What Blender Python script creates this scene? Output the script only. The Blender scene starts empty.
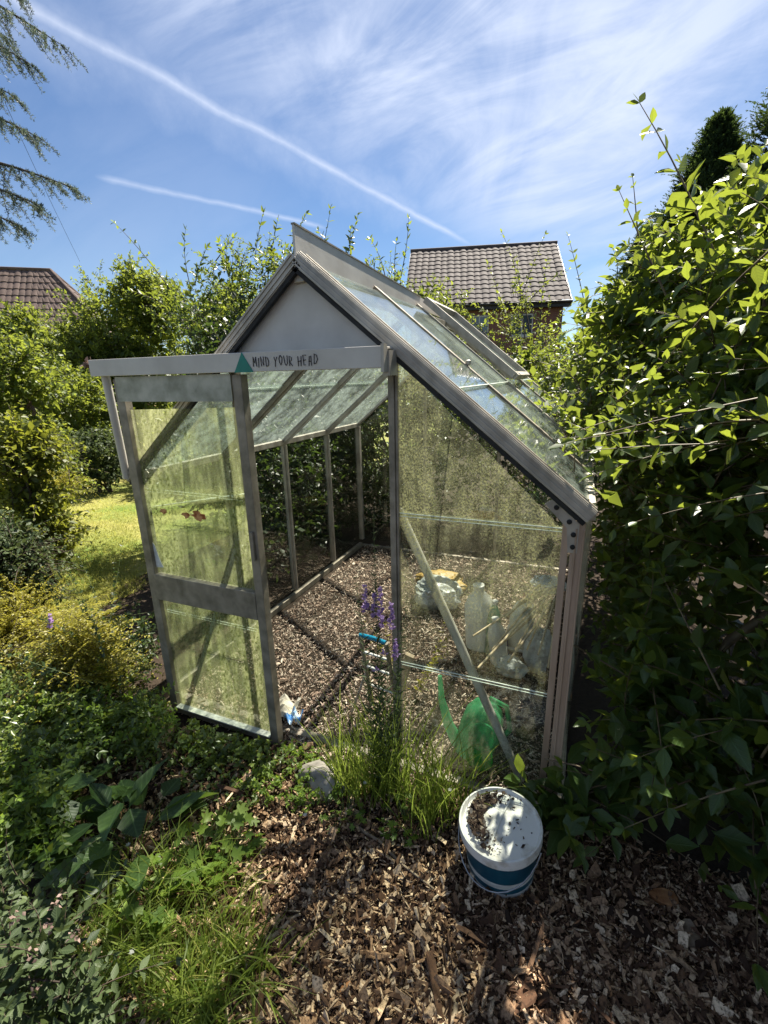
import bpy, math, random
import numpy as np
from mathutils import Vector, Matrix

PI = math.pi
rng = np.random.default_rng(11)
random.seed(5)
sc = bpy.context.scene
COL = sc.collection

# ------------------------------------------------------------------ camera
CAMP = np.array([0.9031, -1.4816, 1.585])
CAMR = np.array([[0.92416407, -0.37163434, -0.08836681],
                 [0.38141952, 0.88503865, 0.2668815],
                 [-0.02097429, -0.28034712, 0.95966951]])
FPX = 461.57
cd = bpy.data.cameras.new('camera')
cam = bpy.data.objects.new('camera', cd)
COL.objects.link(cam)
mw = Matrix.Identity(4)
for i in range(3):
    mw[i][0] = CAMR[i, 0]; mw[i][1] = CAMR[i, 2]; mw[i][2] = -CAMR[i, 1]; mw[i][3] = CAMP[i]
cam.matrix_world = mw
cd.sensor_fit = 'VERTICAL'; cd.sensor_height = 24.0; cd.sensor_width = 18.0
cd.lens = FPX * 24.0 / 1024.0
cd.clip_start = 0.02; cd.clip_end = 3000
sc.camera = cam


def ray(u, v):
    return CAMR @ np.array([(u - 384) / FPX, 1.0, -(v - 512) / FPX])


def at(u, v, t):
    return CAMP + ray(u, v) * t


def gp(u, v, z=0.0):
    d = ray(u, v)
    return CAMP + d * ((z - CAMP[2]) / d[2])


def aty(u, v, y):
    d = ray(u, v)
    return CAMP + d * ((y - CAMP[1]) / d[1])


# ------------------------------------------------------------------ node helpers
class NT:
    def __init__(s, tree):
        s.t = tree; s.n = tree.nodes; s.l = tree.links

    def node(s, kind, **kw):
        nd = s.n.new(kind)
        for k, v in kw.items():
            if hasattr(nd, k) and not k.startswith('i_'):
                setattr(nd, k, v)
        return nd

    def put(s, sock, v):
        if v is None:
            return
        if isinstance(v, bpy.types.NodeSocket):
            s.l.new(v, sock)
        else:
            if sock.type == 'RGBA' and hasattr(v, '__len__') and len(v) == 3:
                v = (*v, 1)
            sock.default_value = v

    def math(s, op, a, b=None, c=None, clamp=False):
        nd = s.n.new('ShaderNodeMath'); nd.operation = op; nd.use_clamp = clamp
        for i, v in enumerate((a, b, c)):
            s.put(nd.inputs[i], v)
        return nd.outputs[0]

    def vmath(s, op, a, b=None, out=0):
        nd = s.n.new('ShaderNodeVectorMath'); nd.operation = op
        s.put(nd.inputs[0], a)
        if b is not None:
            s.put(nd.inputs[1], b)
        return nd.outputs['Value'] if op in ('DOT_PRODUCT', 'LENGTH') else nd.outputs[0]

    def noise(s, vec, scale, detail=3, rough=.55, dist=0.0, out='Fac'):
        nd = s.n.new('ShaderNodeTexNoise')
        s.put(nd.inputs['Vector'], vec)
        nd.inputs['Scale'].default_value = scale; nd.inputs['Detail'].default_value = detail
        nd.inputs['Roughness'].default_value = rough; nd.inputs['Distortion'].default_value = dist
        return nd.outputs[out]

    def smooth(s, v, a, b):
        nd = s.n.new('ShaderNodeMapRange'); nd.interpolation_type = 'SMOOTHSTEP'
        s.put(nd.inputs[0], v)
        nd.inputs[1].default_value = a; nd.inputs[2].default_value = b
        return nd.outputs[0]

    def mixc(s, f, a, b):
        nd = s.n.new('ShaderNodeMix'); nd.data_type = 'RGBA'
        s.put(nd.inputs[0], f); s.put(nd.inputs[6], a); s.put(nd.inputs[7], b)
        return nd.outputs[2]

    def ramp(s, v, stops):
        nd = s.n.new('ShaderNodeValToRGB')
        s.put(nd.inputs[0], v)
        e = nd.color_ramp.elements
        while len(e) < len(stops):
            e.new(.5)
        for i, (p, c) in enumerate(stops):
            e[i].position = p; e[i].color = (*c, 1) if len(c) == 3 else c
        return nd.outputs[0]

    def mapping(s, vec, scale=(1, 1, 1), rot=(0, 0, 0), loc=(0, 0, 0)):
        nd = s.n.new('ShaderNodeMapping')
        s.put(nd.inputs[0], vec)
        nd.inputs['Scale'].default_value = scale; nd.inputs['Rotation'].default_value = rot
        nd.inputs['Location'].default_value = loc
        return nd.outputs[0]

    def bump(s, h, strength=.3, dist=.01):
        nd = s.n.new('ShaderNodeBump')
        nd.inputs['Strength'].default_value = strength; nd.inputs['Distance'].default_value = dist
        s.put(nd.inputs['Height'], h)
        return nd.outputs[0]

    def pbsdf(s, color, rough=.6, metal=0.0, spec=.5, normal=None, **kw):
        nd = s.n.new('ShaderNodeBsdfPrincipled')
        s.put(nd.inputs['Base Color'], color); s.put(nd.inputs['Roughness'], rough)
        s.put(nd.inputs['Metallic'], metal); s.put(nd.inputs['Specular IOR Level'], spec)
        if normal is not None:
            s.put(nd.inputs['Normal'], normal)
        for k, v in kw.items():
            s.put(nd.inputs[k], v)
        return nd.outputs[0]

    def shader(s, kind, color, **kw):
        nd = s.n.new(kind); s.put(nd.inputs['Color'], color)
        for k, v in kw.items():
            s.put(nd.inputs[k], v)
        return nd.outputs[0]

    def mixs(s, f, a, b):
        nd = s.n.new('ShaderNodeMixShader')
        s.put(nd.inputs[0], f); s.l.new(a, nd.inputs[1]); s.l.new(b, nd.inputs[2])
        return nd.outputs[0]

    def tex(s, out='Object'):
        return s.n.new('ShaderNodeTexCoord').outputs[out]

    def attr(s, name, out='Fac'):
        nd = s.n.new('ShaderNodeAttribute'); nd.attribute_name = name
        return nd.outputs[out]


def mat(name):
    m = bpy.data.materials.new(name); m.use_nodes = True
    t = NT(m.node_tree)
    t.n.clear()
    out = t.n.new('ShaderNodeOutputMaterial')
    return m, t, out.inputs['Surface']


def noisy(name, c1, c2, scale=8, rough=.6, metal=0.0, spec=.4, bump=.15, stretch=(1, 1, 1), detail=6, lo=.35, hi=.65, coord='Object', bdist=.004):
    m, t, o = mat(name)
    v = t.mapping(t.tex(coord), scale=stretch)
    n = t.noise(v, scale, detail)
    c = t.ramp(n, [(lo, c1), (hi, c2)])
    n2 = t.noise(v, scale * 6, 4)
    t.l.new(t.pbsdf(c, rough, metal, spec, t.bump(n2, bump, bdist)), o)
    return m


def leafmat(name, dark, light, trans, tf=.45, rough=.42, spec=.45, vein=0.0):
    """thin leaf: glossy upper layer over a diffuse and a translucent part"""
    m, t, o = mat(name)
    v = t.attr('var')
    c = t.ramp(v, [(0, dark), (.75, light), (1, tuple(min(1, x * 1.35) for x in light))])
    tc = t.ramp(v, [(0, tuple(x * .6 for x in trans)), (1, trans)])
    nrm = None
    if vein > 0:
        luv = t.attr('luv', 'Vector')
        sep = t.n.new('ShaderNodeSeparateXYZ'); t.l.new(luv, sep.inputs[0])
        aw = t.math('ABSOLUTE', sep.outputs[1])
        ph = t.math('SUBTRACT', t.math('MULTIPLY', sep.outputs[0], 44.0), t.math('MULTIPLY', aw, 14.0))
        s_ = t.math('POWER', t.math('ABSOLUTE', t.math('COSINE', t.math('MULTIPLY', ph, .5))), 10.0)
        mid = t.math('SUBTRACT', 1.0, t.smooth(aw, .02, .09))
        k = t.math('MAXIMUM', t.math('MULTIPLY', s_, .45), mid)
        c = t.mixc(t.math('MULTIPLY', k, vein), c, tuple(min(1, x * 2.2 + .03) for x in light))
        tc = t.mixc(t.math('MULTIPLY', k, vein * .8), tc, tuple(x * .5 for x in trans))
        nrm = t.bump(t.math('SUBTRACT', 1.0, k), .35, .002)
    n = t.noise(t.tex('Object'), 45, 3)
    c = t.mixc(t.math('MULTIPLY', n, .35), c, tuple(x * .55 for x in dark))
    p = t.pbsdf(c, rough, 0, spec, nrm)
    tr = t.shader('ShaderNodeBsdfTranslucent', tc)
    if nrm is not None:
        t.l.new(nrm, tr.node.inputs['Normal'])
    t.l.new(t.mixs(tf, p, tr), o)
    return m


# ------------------------------------------------------------------ object helpers
ORG = {}


def link(o, parent=None, loc=None):
    COL.objects.link(o)
    if parent is not None:
        o.parent = parent
        po = ORG[parent.name]
    else:
        po = np.zeros(3)
    if loc is None:
        loc = po
    o.location = tuple(np.asarray(loc, float) - po)
    ORG[o.name] = np.asarray(loc, float)
    return o


def tag(o, label=None, cat=None, group=None, kind=None):
    if o is None: print("EMPTY TAG", label); return o
    if label: o['label'] = label
    if cat: o['category'] = cat
    if group: o['group'] = group
    if kind: o['kind'] = kind
    return o


def thing(name, loc, label, cat, group=None):
    o = bpy.data.objects.new(name, None)
    o.empty_display_size = .05
    link(o, None, loc)
    return tag(o, label, cat, group)


class MB:
    """collects simple solids in world coordinates"""
    def __init__(s):
        s.v = []; s.f = []; s.sm = []

    def add(s, v, f, smooth=False):
        b = len(s.v)
        s.v += [tuple(map(float, p)) for p in v]
        s.f += [tuple(b + i for i in q) for q in f]
        s.sm += [smooth] * len(f)
        return s

    def box(s, lo, hi):
        x0, y0, z0 = lo; x1, y1, z1 = hi
        return s.add([(x0, y0, z0), (x1, y0, z0), (x1, y1, z0), (x0, y1, z0), (x0, y0, z1), (x1, y0, z1), (x1, y1, z1), (x0, y1, z1)],
                     [(3, 2, 1, 0), (4, 5, 6, 7), (0, 1, 5, 4), (1, 2, 6, 5), (2, 3, 7, 6), (3, 0, 4, 7)])

    def bar(s, p, q, w, h, up=(0, 0, 1), off=(0, 0)):
        p = np.array(p, float); q = np.array(q, float)
        d = q - p; d /= np.linalg.norm(d)
        sd = np.cross(d, np.array(up, float)); sd /= np.linalg.norm(sd)
        u = np.cross(sd, d)
        p = p + sd * off[0] + u * off[1]; q = q + sd * off[0] + u * off[1]
        V = []
        for e in (p, q):
            for a, b in ((-1, -1), (1, -1), (1, 1), (-1, 1)):
                V.append(e + sd * a * w / 2 + u * b * h / 2)
        return s.add(V, [(3, 2, 1, 0), (4, 5, 6, 7), (0, 1, 5, 4), (1, 2, 6, 5), (2, 3, 7, 6), (3, 0, 4, 7)])

    def tube(s, pts, r, n=8, caps=True):
        pts = [np.array(p, float) for p in pts]
        rs = [r] * len(pts) if not hasattr(r, '__len__') else r
        V = []; F = []
        prev = None
        for i, p in enumerate(pts):
            d = (pts[min(i + 1, len(pts) - 1)] - pts[max(i - 1, 0)]); d = d / (np.linalg.norm(d) + 1e-12)
            if prev is None:
                a = np.cross(d, (0, 0, 1.0)) if abs(d[2]) < .9 else np.cross(d, (1.0, 0, 0))
            else:
                a = prev - d * (prev @ d)
            a /= np.linalg.norm(a); prev = a
            b = np.cross(d, a)
            for k in range(n):
                t = 2 * PI * k / n
                V.append(p + (a * math.cos(t) + b * math.sin(t)) * rs[i])
        for i in range(len(pts) - 1):
            for k in range(n):
                F.append((i * n + k, i * n + (k + 1) % n, (i + 1) * n + (k + 1) % n, (i + 1) * n + k))
        if caps:
            F.append(tuple(range(n - 1, -1, -1))); F.append(tuple((len(pts) - 1) * n + k for k in range(n)))
        return s.add(V, F, True)

    def lathe(s, prof, c=(0, 0, 0), n=32, rot=None, sq=1.0):
        V = []; F = []
        for (r, z) in prof:
            for k in range(n):
                t = 2 * PI * k / n
                ct, st = math.cos(t), math.sin(t)
                if sq != 1.0:
                    ct = math.copysign(abs(ct) ** sq, ct); st = math.copysign(abs(st) ** sq, st)
                V.append(Vector((r * ct, r * st, z)))
        if rot is not None:
            V = [rot @ v for v in V]
        V = [v + Vector(c) for v in V]
        for i in range(len(prof) - 1):
            for k in range(n):
                F.append((i * n + k, i * n + (k + 1) % n, (i + 1) * n + (k + 1) % n, (i + 1) * n + k))
        F.append(tuple(range(n - 1, -1, -1))); F.append(tuple((len(prof) - 1) * n + k for k in range(n)))
        return s.add(V, F, True)

    def prism(s, poly, ext):
        """poly: list of 3D points, ext: vector"""
        n = len(poly); e = np.array(ext, float)
        V = [np.array(p, float) for p in poly] + [np.array(p, float) + e for p in poly]
        F = [tuple(range(n - 1, -1, -1)), tuple(range(n, 2 * n))] + [(i, (i + 1) % n, n + (i + 1) % n, n + i) for i in range(n)]
        return s.add(V, F)

    def build(s, name, m, parent=None, loc=None, bevel=0.0, recalc=True):
        me = bpy.data.meshes.new(name)
        if loc is None:
            loc = ORG[parent.name] if parent is not None else np.mean(np.array(s.v), axis=0) * np.array([1, 1, 0]) + np.array([0, 0, min(p[2] for p in s.v)])
        L = np.asarray(loc, float)
        me.from_pydata([tuple(np.array(p) - L) for p in s.v], [], s.f)
        me.polygons.foreach_set('use_smooth', s.sm)
        me.materials.append(m)
        if recalc:
            import bmesh
            bm = bmesh.new(); bm.from_mesh(me)
            bmesh.ops.recalc_face_normals(bm, faces=bm.faces)
            bm.to_mesh(me); bm.free()
        if any(s.sm):
            try:
                me.set_sharp_from_angle(angle=math.radians(40))
            except Exception:
                pass
        me.update()
        o = bpy.data.objects.new(name, me)
        link(o, parent, loc)
        if bevel:
            b = o.modifiers.new('bevel', 'BEVEL'); b.width = bevel; b.segments = 2; b.limit_method = 'ANGLE'
        return o


# templates: (along, side, normal) per unit length / unit half-width
T_BROAD = (np.array([(0, 0, 0), (.16, -.55, .02), (.42, -1, .05), (.72, -.62, .0), (1, 0, -.10), (.72, .62, .0), (.42, 1, .05), (.16, .55, .02),
                     (.25, 0, -.03), (.55, 0, -.05)], float),
           np.array([(0, 8, 1), (1, 8, 2), (2, 8, 9), (2, 9, 3), (3, 9, 4), (4, 9, 5), (5, 9, 6), (6, 9, 8), (6, 8, 7), (7, 8, 0)]))
T_SIMPLE = (np.array([(0, 0, 0), (.45, -1, .06), (1, 0, -.04), (.45, 1, .06)], float), np.array([(0, 2, 1), (0, 3, 2)]))
T_LANCE = (np.array([(0, 0, 0), (.3, -1, .03), (.65, -.7, .0), (1, 0, -.12), (.65, .7, 0), (.3, 1, .03), (.5, 0, -.03)], float),
           np.array([(0, 6, 1), (1, 6, 2), (2, 6, 3), (3, 6, 4), (4, 6, 5), (5, 6, 0)]))


def _lobed():
    P = [(0, 0, 0)]; k = 15
    for i in range(k):
        a = math.radians(-140 + 280 * i / (k - 1))
        r = 1.0 if i % 3 == 1 else (.82 if i % 3 == 2 else .5)
        P.append((.45 + r * .55 * math.cos(a), r * .95 * math.sin(a), .03 * (i % 2)))
    P.append((.42, 0, -.04))
    F = [(k + 1, i + 1, i) for i in range(1, k)] + [(k + 1, 1, 0), (k + 1, 0, k)]
    return np.array(P, float), np.array(F)


T_LOBED = _lobed()


def unit(a):
    return a / (np.linalg.norm(a, axis=-1, keepdims=True) + 1e-12)


class Geo:
    def __init__(s):
        s.V = []; s.F = []; s.var = []; s.uv = []; s.n = 0

    def raw(s, V, F, var, uv=None):
        s.V.append(V); s.F.append(F + s.n); s.n += len(V)
        s.var.append(np.broadcast_to(var, (len(V),)).astype(np.float32))
        s.uv.append(np.zeros((len(V), 3), np.float32) if uv is None else uv.astype(np.float32))

    def leaves(s, pos, ax, nr, L, W, tmpl=T_SIMPLE, var=None, mask=None):
        pos, ax, nr = (np.asarray(x, float).reshape(-1, 3) for x in (pos, ax, nr))
        N = len(pos)
        L = np.broadcast_to(L, (N,)).copy(); W = np.broadcast_to(W, (N,)).copy()
        if var is None:
            var = rng.random(N)
        if mask is not None:
            keep = mask(pos + unit(ax) * L[:, None] * .5) & mask(pos) & mask(pos + unit(ax) * L[:, None])
            pos, ax, nr, L, W, var = pos[keep], ax[keep], nr[keep], L[keep], W[keep], var[keep]
            N = len(pos)
        if N == 0:
            return
        a = unit(ax); sd = unit(np.cross(nr, a)); n = np.cross(a, sd)
        T, F = tmpl; k = len(T)
        fold = rng.uniform(.3, 2.2, N)
        V = (pos[:, None, :] + a[:, None, :] * (T[None, :, 0, None] * L[:, None, None]) + sd[:, None, :] * (T[None, :, 1, None] * W[:, None, None] * .5)
             + n[:, None, :] * (T[None, :, 2, None] * (L * fold)[:, None, None]))
        FF = (F[None] + (np.arange(N) * k)[:, None, None]).reshape(-1, 3)
        uv = np.tile(T, (N, 1))
        s.raw(V.reshape(-1, 3), FF, np.repeat(var, k), uv)

    def tubes(s, P, R, n=4, var=None):
        """P (N,K,3), R (N,K)"""
        N, K, _ = P.shape
        if N == 0:
            return
        T = unit(np.gradient(P, axis=1))
        ref = np.where(np.abs(T[..., 2:3]) < .9, np.array([0, 0, 1.0]), np.array([1.0, 0, 0]))
        a = unit(np.cross(T, ref)); b = np.cross(T, a)
        th = 2 * PI * np.arange(n) / n
        V = P[:, :, None, :] + (a[:, :, None, :] * np.cos(th)[None, None, :, None] + b[:, :, None, :] * np.sin(th)[None, None, :, None]) * R[:, :, None, None]
        idx = np.arange(N * K * n).reshape(N, K, n)
        A = idx[:, :-1]; B = idx[:, 1:]
        A2 = np.roll(A, -1, axis=2); B2 = np.roll(B, -1, axis=2)
        F = np.concatenate([np.stack([A, A2, B2], -1).reshape(-1, 3), np.stack([A, B2, B], -1).reshape(-1, 3)])
        if var is None:
            var = rng.random(N)
        s.raw(V.reshape(-1, 3), F, np.repeat(var, K * n))

    def blades(s, base, d, L, W, K=5, droop=.5, var=None):
        """grass blades: tapered bent ribbons"""
        N = len(base); t = np.linspace(0, 1, K)
        L = np.broadcast_to(L, (N,)); W = np.broadcast_to(W, (N,))
        droop = np.broadcast_to(droop, (N,))
        h = unit(np.concatenate([d[:, :2], np.zeros((N, 1))], 1) + 1e-6)
        P = base[:, None] + d[:, None] * (L[:, None] * t)[..., None] + (h[:, None] * .6 - np.array([0, 0, 1.0])) * ((droop * L)[:, None] * t ** 2.2)[..., None]
        side = unit(np.cross(d, np.array([0, 0, 1.0]) + rng.normal(0, .4, (N, 3))))
        w = (W[:, None] * (1 - t ** 1.5) * .5 + .0002)[..., None]
        V = np.stack([P - side[:, None] * w, P + side[:, None] * w], 2)
        idx = np.arange(N * K * 2).reshape(N, K, 2)
        a, b, c_, e = idx[:, :-1, 0], idx[:, :-1, 1], idx[:, 1:, 1], idx[:, 1:, 0]
        F = np.concatenate([np.stack([a, b, c_], -1).reshape(-1, 3), np.stack([a, c_, e], -1).reshape(-1, 3)])
        if var is None:
            var = rng.random(N)
        s.raw(V.reshape(-1, 3), F, np.repeat(var, K * 2))

    def build(s, name, m, parent=None, loc=None, smooth=True):
        if s.n == 0:
            return None
        V = np.concatenate(s.V); F = np.concatenate(s.F)
        if loc is None:
            loc = ORG[parent.name] if parent is not None else np.array([V[:, 0].mean(), V[:, 1].mean(), V[:, 2].min()])
        V = V - np.asarray(loc)
        me = bpy.data.meshes.new(name)
        me.vertices.add(len(V)); me.vertices.foreach_set('co', V.astype(np.float32).ravel())
        me.loops.add(F.size); me.loops.foreach_set('vertex_index', F.astype(np.int32).ravel())
        me.polygons.add(len(F)); me.polygons.foreach_set('loop_start', np.arange(0, F.size, 3, dtype=np.int32))
        me.polygons.foreach_set('use_smooth', np.full(len(F), smooth))
        a = me.attributes.new('var', 'FLOAT', 'POINT'); a.data.foreach_set('value', np.concatenate(s.var))
        a = me.attributes.new('luv', 'FLOAT_VECTOR', 'POINT'); a.data.foreach_set('vector', np.concatenate(s.uv).ravel())
        me.materials.append(m)
        me.update(calc_edges=True)
        o = bpy.data.objects.new(name, me)
        return link(o, parent, loc)


# ------------------------------------------------------------------ greenhouse dimensions
X, EAVE, RIDGE, DEP = .965, 1.18, 1.97, 2.39
SL = (RIDGE - EAVE) / X


def roofz(x):
    return RIDGE - np.abs(x) * SL


def outside_house(P):
    """true where a leaf keeps clear of the glasshouse, of the door and of the camera"""
    x, y, z = P[:, 0], P[:, 1], P[:, 2]
    ins = (np.abs(x) < X + .03) & (y > -.05) & (y < DEP + .04) & (z < roofz(x) + .05) & (z > -.1)
    rg = (np.abs(x) < .2) & (y > -.05) & (y < DEP) & (z < 2.08)
    door = ((x > -.99) & (x < -.18) & (y > -.15) & (y < .0) & (z > .03)) | ((x > -1.0) & (x < .37) & (y > -.15) & (y < 0) & (z > 1.56) & (z < 1.75))
    near = np.linalg.norm(P - CAMP, axis=1) < .7
    return ~(ins | rg | door | near) & (z > .0)


# ------------------------------------------------------------------ materials
M = {}
M['alu'] = noisy('weathered_aluminium', (.26, .235, .195), (.52, .48, .41), 13, .48, .3, .4, .15, (1, 1, .6), lo=.3, hi=.7)
M['alu_dark'] = noisy('grimy_aluminium', (.15, .132, .10), (.34, .30, .24), 16, .55, .25, .4, .2, lo=.3, hi=.7)
M['panel'] = noisy('grey_sheet_panel', (.46, .43, .38), (.64, .61, .55), 6, .5, .1, .35, .10, lo=.25, hi=.75)
M['panel_dirty'] = noisy('lichened_sheet_panel', (.27, .275, .21), (.50, .49, .41), 14, .6, .1, .35, .15)
M['bolt_shadow'] = noisy('black_bolt_and_shadow', (.012, .012, .012), (.03, .03, .028), 20, .7, 0, .3, .1)  # black of the bolts and of the painted shadow under the rafters
M['brownpost'] = noisy('brown_stained_aluminium', (.30, .21, .145), (.54, .41, .31), 12, .55, .2, .4, .15, (1, 1, .15))
M['pole'] = noisy('whitish_brace_paint', (.38, .36, .31), (.58, .56, .50), 14, .55, 0, .4, .12, (1, 1, .4))
M['lap'] = noisy('sunlit_glass_edge', (.55, .62, .52), (.8, .85, .76), 18, .25, 0, .6, .05)  # sunlit glow of the glass edges put into a pale colour
M['ink'] = noisy('faded_black_marker', (.012, .012, .014), (.035, .033, .035), 30, .6)
M['teal'] = noisy('teal_vinyl', (.0, .16, .12), (.005, .22, .165), 14, .4, 0, .5, .03)
M['rust'] = noisy('rust_red_stain', (.30, .085, .025), (.62, .32, .13), 40, .8, 0, .2, .1, lo=.4, hi=.6)
M['tape'] = noisy('white_tape_and_lit_ledge', (.55, .57, .5), (.75, .76, .70), 30, .6)  # torn tape, and the ledge painted as if lit


def glass(name, dirt, dirt_t, lo, hi, speck, speck_amt, tl=.6, stretch=(1, 1, 1), speck_c=(.05, .05, .03), zg=None):
    m, t, o = mat(name)
    co = t.tex('Object')
    fr_ = t.n.new('ShaderNodeFresnel')
    t.l.new(t.math('SUBTRACT', 1.45, t.math('MULTIPLY', t.n.new('ShaderNodeNewGeometry').outputs['Backfacing'], 1.45 - 1 / 1.45)), fr_.inputs[0])
    clear = t.mixs(t.math('MULTIPLY', fr_.outputs[0], .9), t.shader('ShaderNodeBsdfTransparent', (.95, .97, .95)),
                   t.shader('ShaderNodeBsdfGlossy', (1, 1, 1), Roughness=.03))
    n1 = t.noise(t.mapping(co, scale=stretch), 3.2, 4, .6)
    n2 = t.noise(t.mapping(co, scale=tuple(x * 1.0 for x in stretch)), 26, 5, .65, .6)
    d = t.math('ADD', t.math('MULTIPLY', n1, .55), t.math('MULTIPLY', n2, .45))
    film = t.smooth(d, .34, .66)
    nd = t.n.new('ShaderNodeMapRange'); t.l.new(film, nd.inputs[0]); nd.inputs[3].default_value = lo; nd.inputs[4].default_value = hi
    dm = nd.outputs[0]
    gz = 1.0
    if zg:
        sx_ = t.n.new('ShaderNodeSeparateXYZ'); t.l.new(co, sx_.inputs[0])
        mr = t.n.new('ShaderNodeMapRange'); t.l.new(sx_.outputs[2], mr.inputs[0])
        mr.inputs[1].default_value = zg[0]; mr.inputs[2].default_value = zg[1]; mr.inputs[3].default_value = zg[2]; mr.inputs[4].default_value = 1.0
        gz = mr.outputs[0]
        dm = t.math('MULTIPLY', dm, gz)
    dshader = t.mixs(tl, t.shader('ShaderNodeBsdfDiffuse', dirt), t.shader('ShaderNodeBsdfTranslucent', dirt_t))
    run = t.math('ADD', .5, t.smooth(t.noise(t.mapping(co, scale=(1, 1, .10)), 24, 4, .65, .3), .36, .66))
    dm = t.math('MULTIPLY', dm, run, clamp=True)
    gz = t.math('MULTIPLY', run, gz)
    s1 = t.mixs(dm, clear, dshader)
    if speck_amt > 0:
        n3 = t.noise(co, speck, 3, .7)
        sm = t.math('MULTIPLY', t.smooth(n3, .50, .60), t.math('MULTIPLY', t.math('MULTIPLY', t.smooth(n1, .32, .62), speck_amt), gz), clamp=True)
        sp = t.mixs(.45, t.shader('ShaderNodeBsdfDiffuse', speck_c), t.shader('ShaderNodeBsdfTranslucent', tuple(x * 2.0 for x in speck_c)))
        s1 = t.mixs(sm, s1, sp)
    t.l.new(s1, o)
    return m


M['glass_front'] = glass('algae_specked_glass', (.30, .30, .22), (.62, .60, .42), .015, .15, 165, .88, .62, speck_c=(.26, .25, .13), zg=(.72, 1.12, .24))
M['glass_low'] = glass('dusty_glass', (.30, .28, .22), (.50, .46, .34), .01, .09, 120, .16, .6, speck_c=(.2, .18, .12))
M['glass_door'] = glass('yellow_green_algae_glass', (.30, .33, .15), (.82, .84, .46), .05, .34, 75, .62, .72, (1, 1, .25), speck_c=(.12, .135, .04))
M['glass_roof'] = glass('milky_roof_glass', (.42, .50, .46), (.60, .70, .64), .05, .26, 90, .12, .55, (1, 1, 1), speck_c=(.12, .14, .08))
M['glass_side'] = glass('green_side_glass', (.10, .12, .07), (.16, .18, .10), .0, .04, 75, .10, .6, speck_c=(.03, .035, .015))

# ------------------------------------------------------------------ greenhouse
gh = thing('greenhouse', (0, 0, 0), 'weathered aluminium greenhouse with dirty glass, its sliding door pushed open to the left', 'greenhouse')


def part(mb, name, m, parent=None, label=None, bevel=.0, smooth=None):
    o = mb.build(name, M[m] if isinstance(m, str) else m, parent or gh, bevel=bevel)
    if label: o['label'] = label
    return o


# base rails
part(MB().box((-X + .012, -.02, -.01), (-.32, .02, .012)), 'base_rail', 'alu_dark', bevel=.003)
part(MB().box((.32, -.02, -.01), (X - .012, .02, .012)), 'base_rail', 'alu_dark', bevel=.003)
part(MB().box((-X, DEP - .016, -.01), (X, DEP + .016, .01)), 'base_rail', 'alu_dark', bevel=.003)
for sx in (-1, 1):
    part(MB().box((sx * X - .016, .023, -.01), (sx * X + .016, DEP - .023, .034)), 'base_rail', 'alu_dark', bevel=.003)
part(MB().box((-.305, -.02, -.02), (.305, .02, .008)), 'threshold', 'alu_dark')
# corner posts
for sx in (-1, 1):
    for y in (0, DEP):
        if y == 0:
            e = X - .012
            mb = MB().box((min(sx * (e - .038), sx * e), -.024, .042), (max(sx * (e - .038), sx * e), -.006, EAVE - .03))
            mb.box((min(sx * (e - .016), sx * e), -.0055, .042), (max(sx * (e - .016), sx * e), .045, EAVE - .03))
            if sx > 0:
                mb.box((e - .066, -.018, .042), (e - .044, .004, EAVE - .035))
                mb.box((e - .028, -.030, .042), (e - .022, -.0245, EAVE - .05)).box((e - .006, -.034, .042), (e, -.0245, EAVE - .05))
            part(mb, 'corner_post', 'brownpost' if sx > 0 else 'alu', bevel=.002, label='brown stained front corner post' if sx > 0 else None)
        else:
            part(MB().box((sx * X - .02, y - .02, .062), (sx * X + .02, y + .02, EAVE - .03)), 'corner_post', 'alu', bevel=.002)
# eave beams
for sx in (-1, 1):
    part(MB().box((sx * X - .02, -.005, EAVE - .028), (sx * X + .014, DEP + .02, EAVE + .008)), 'eave_beam', 'alu', bevel=.003)
# ridge beam
part(MB().box((-.02, -.02, RIDGE - .075), (.02, DEP + .02, RIDGE - .03)), 'ridge_beam', 'alu', bevel=.003)
# upright ridge board
rb = MB().prism([(-.004, -.035, RIDGE - .012), (-.004, DEP, RIDGE - .012), (-.004, DEP, RIDGE + .012), (-.004, 1.27, RIDGE + .05), (-.004, -.035, RIDGE + .092)], (.008, 0, 0))
part(rb, 'ridge_board', 'panel')
part(MB().prism([(-.007, -.036, RIDGE + .0925), (-.007, 1.27, RIDGE + .0505), (-.007, 1.27, RIDGE + .0555), (-.007, -.036, RIDGE + .0975)], (.014, 0, 0)), 'board_lip', 'alu_dark')
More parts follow.
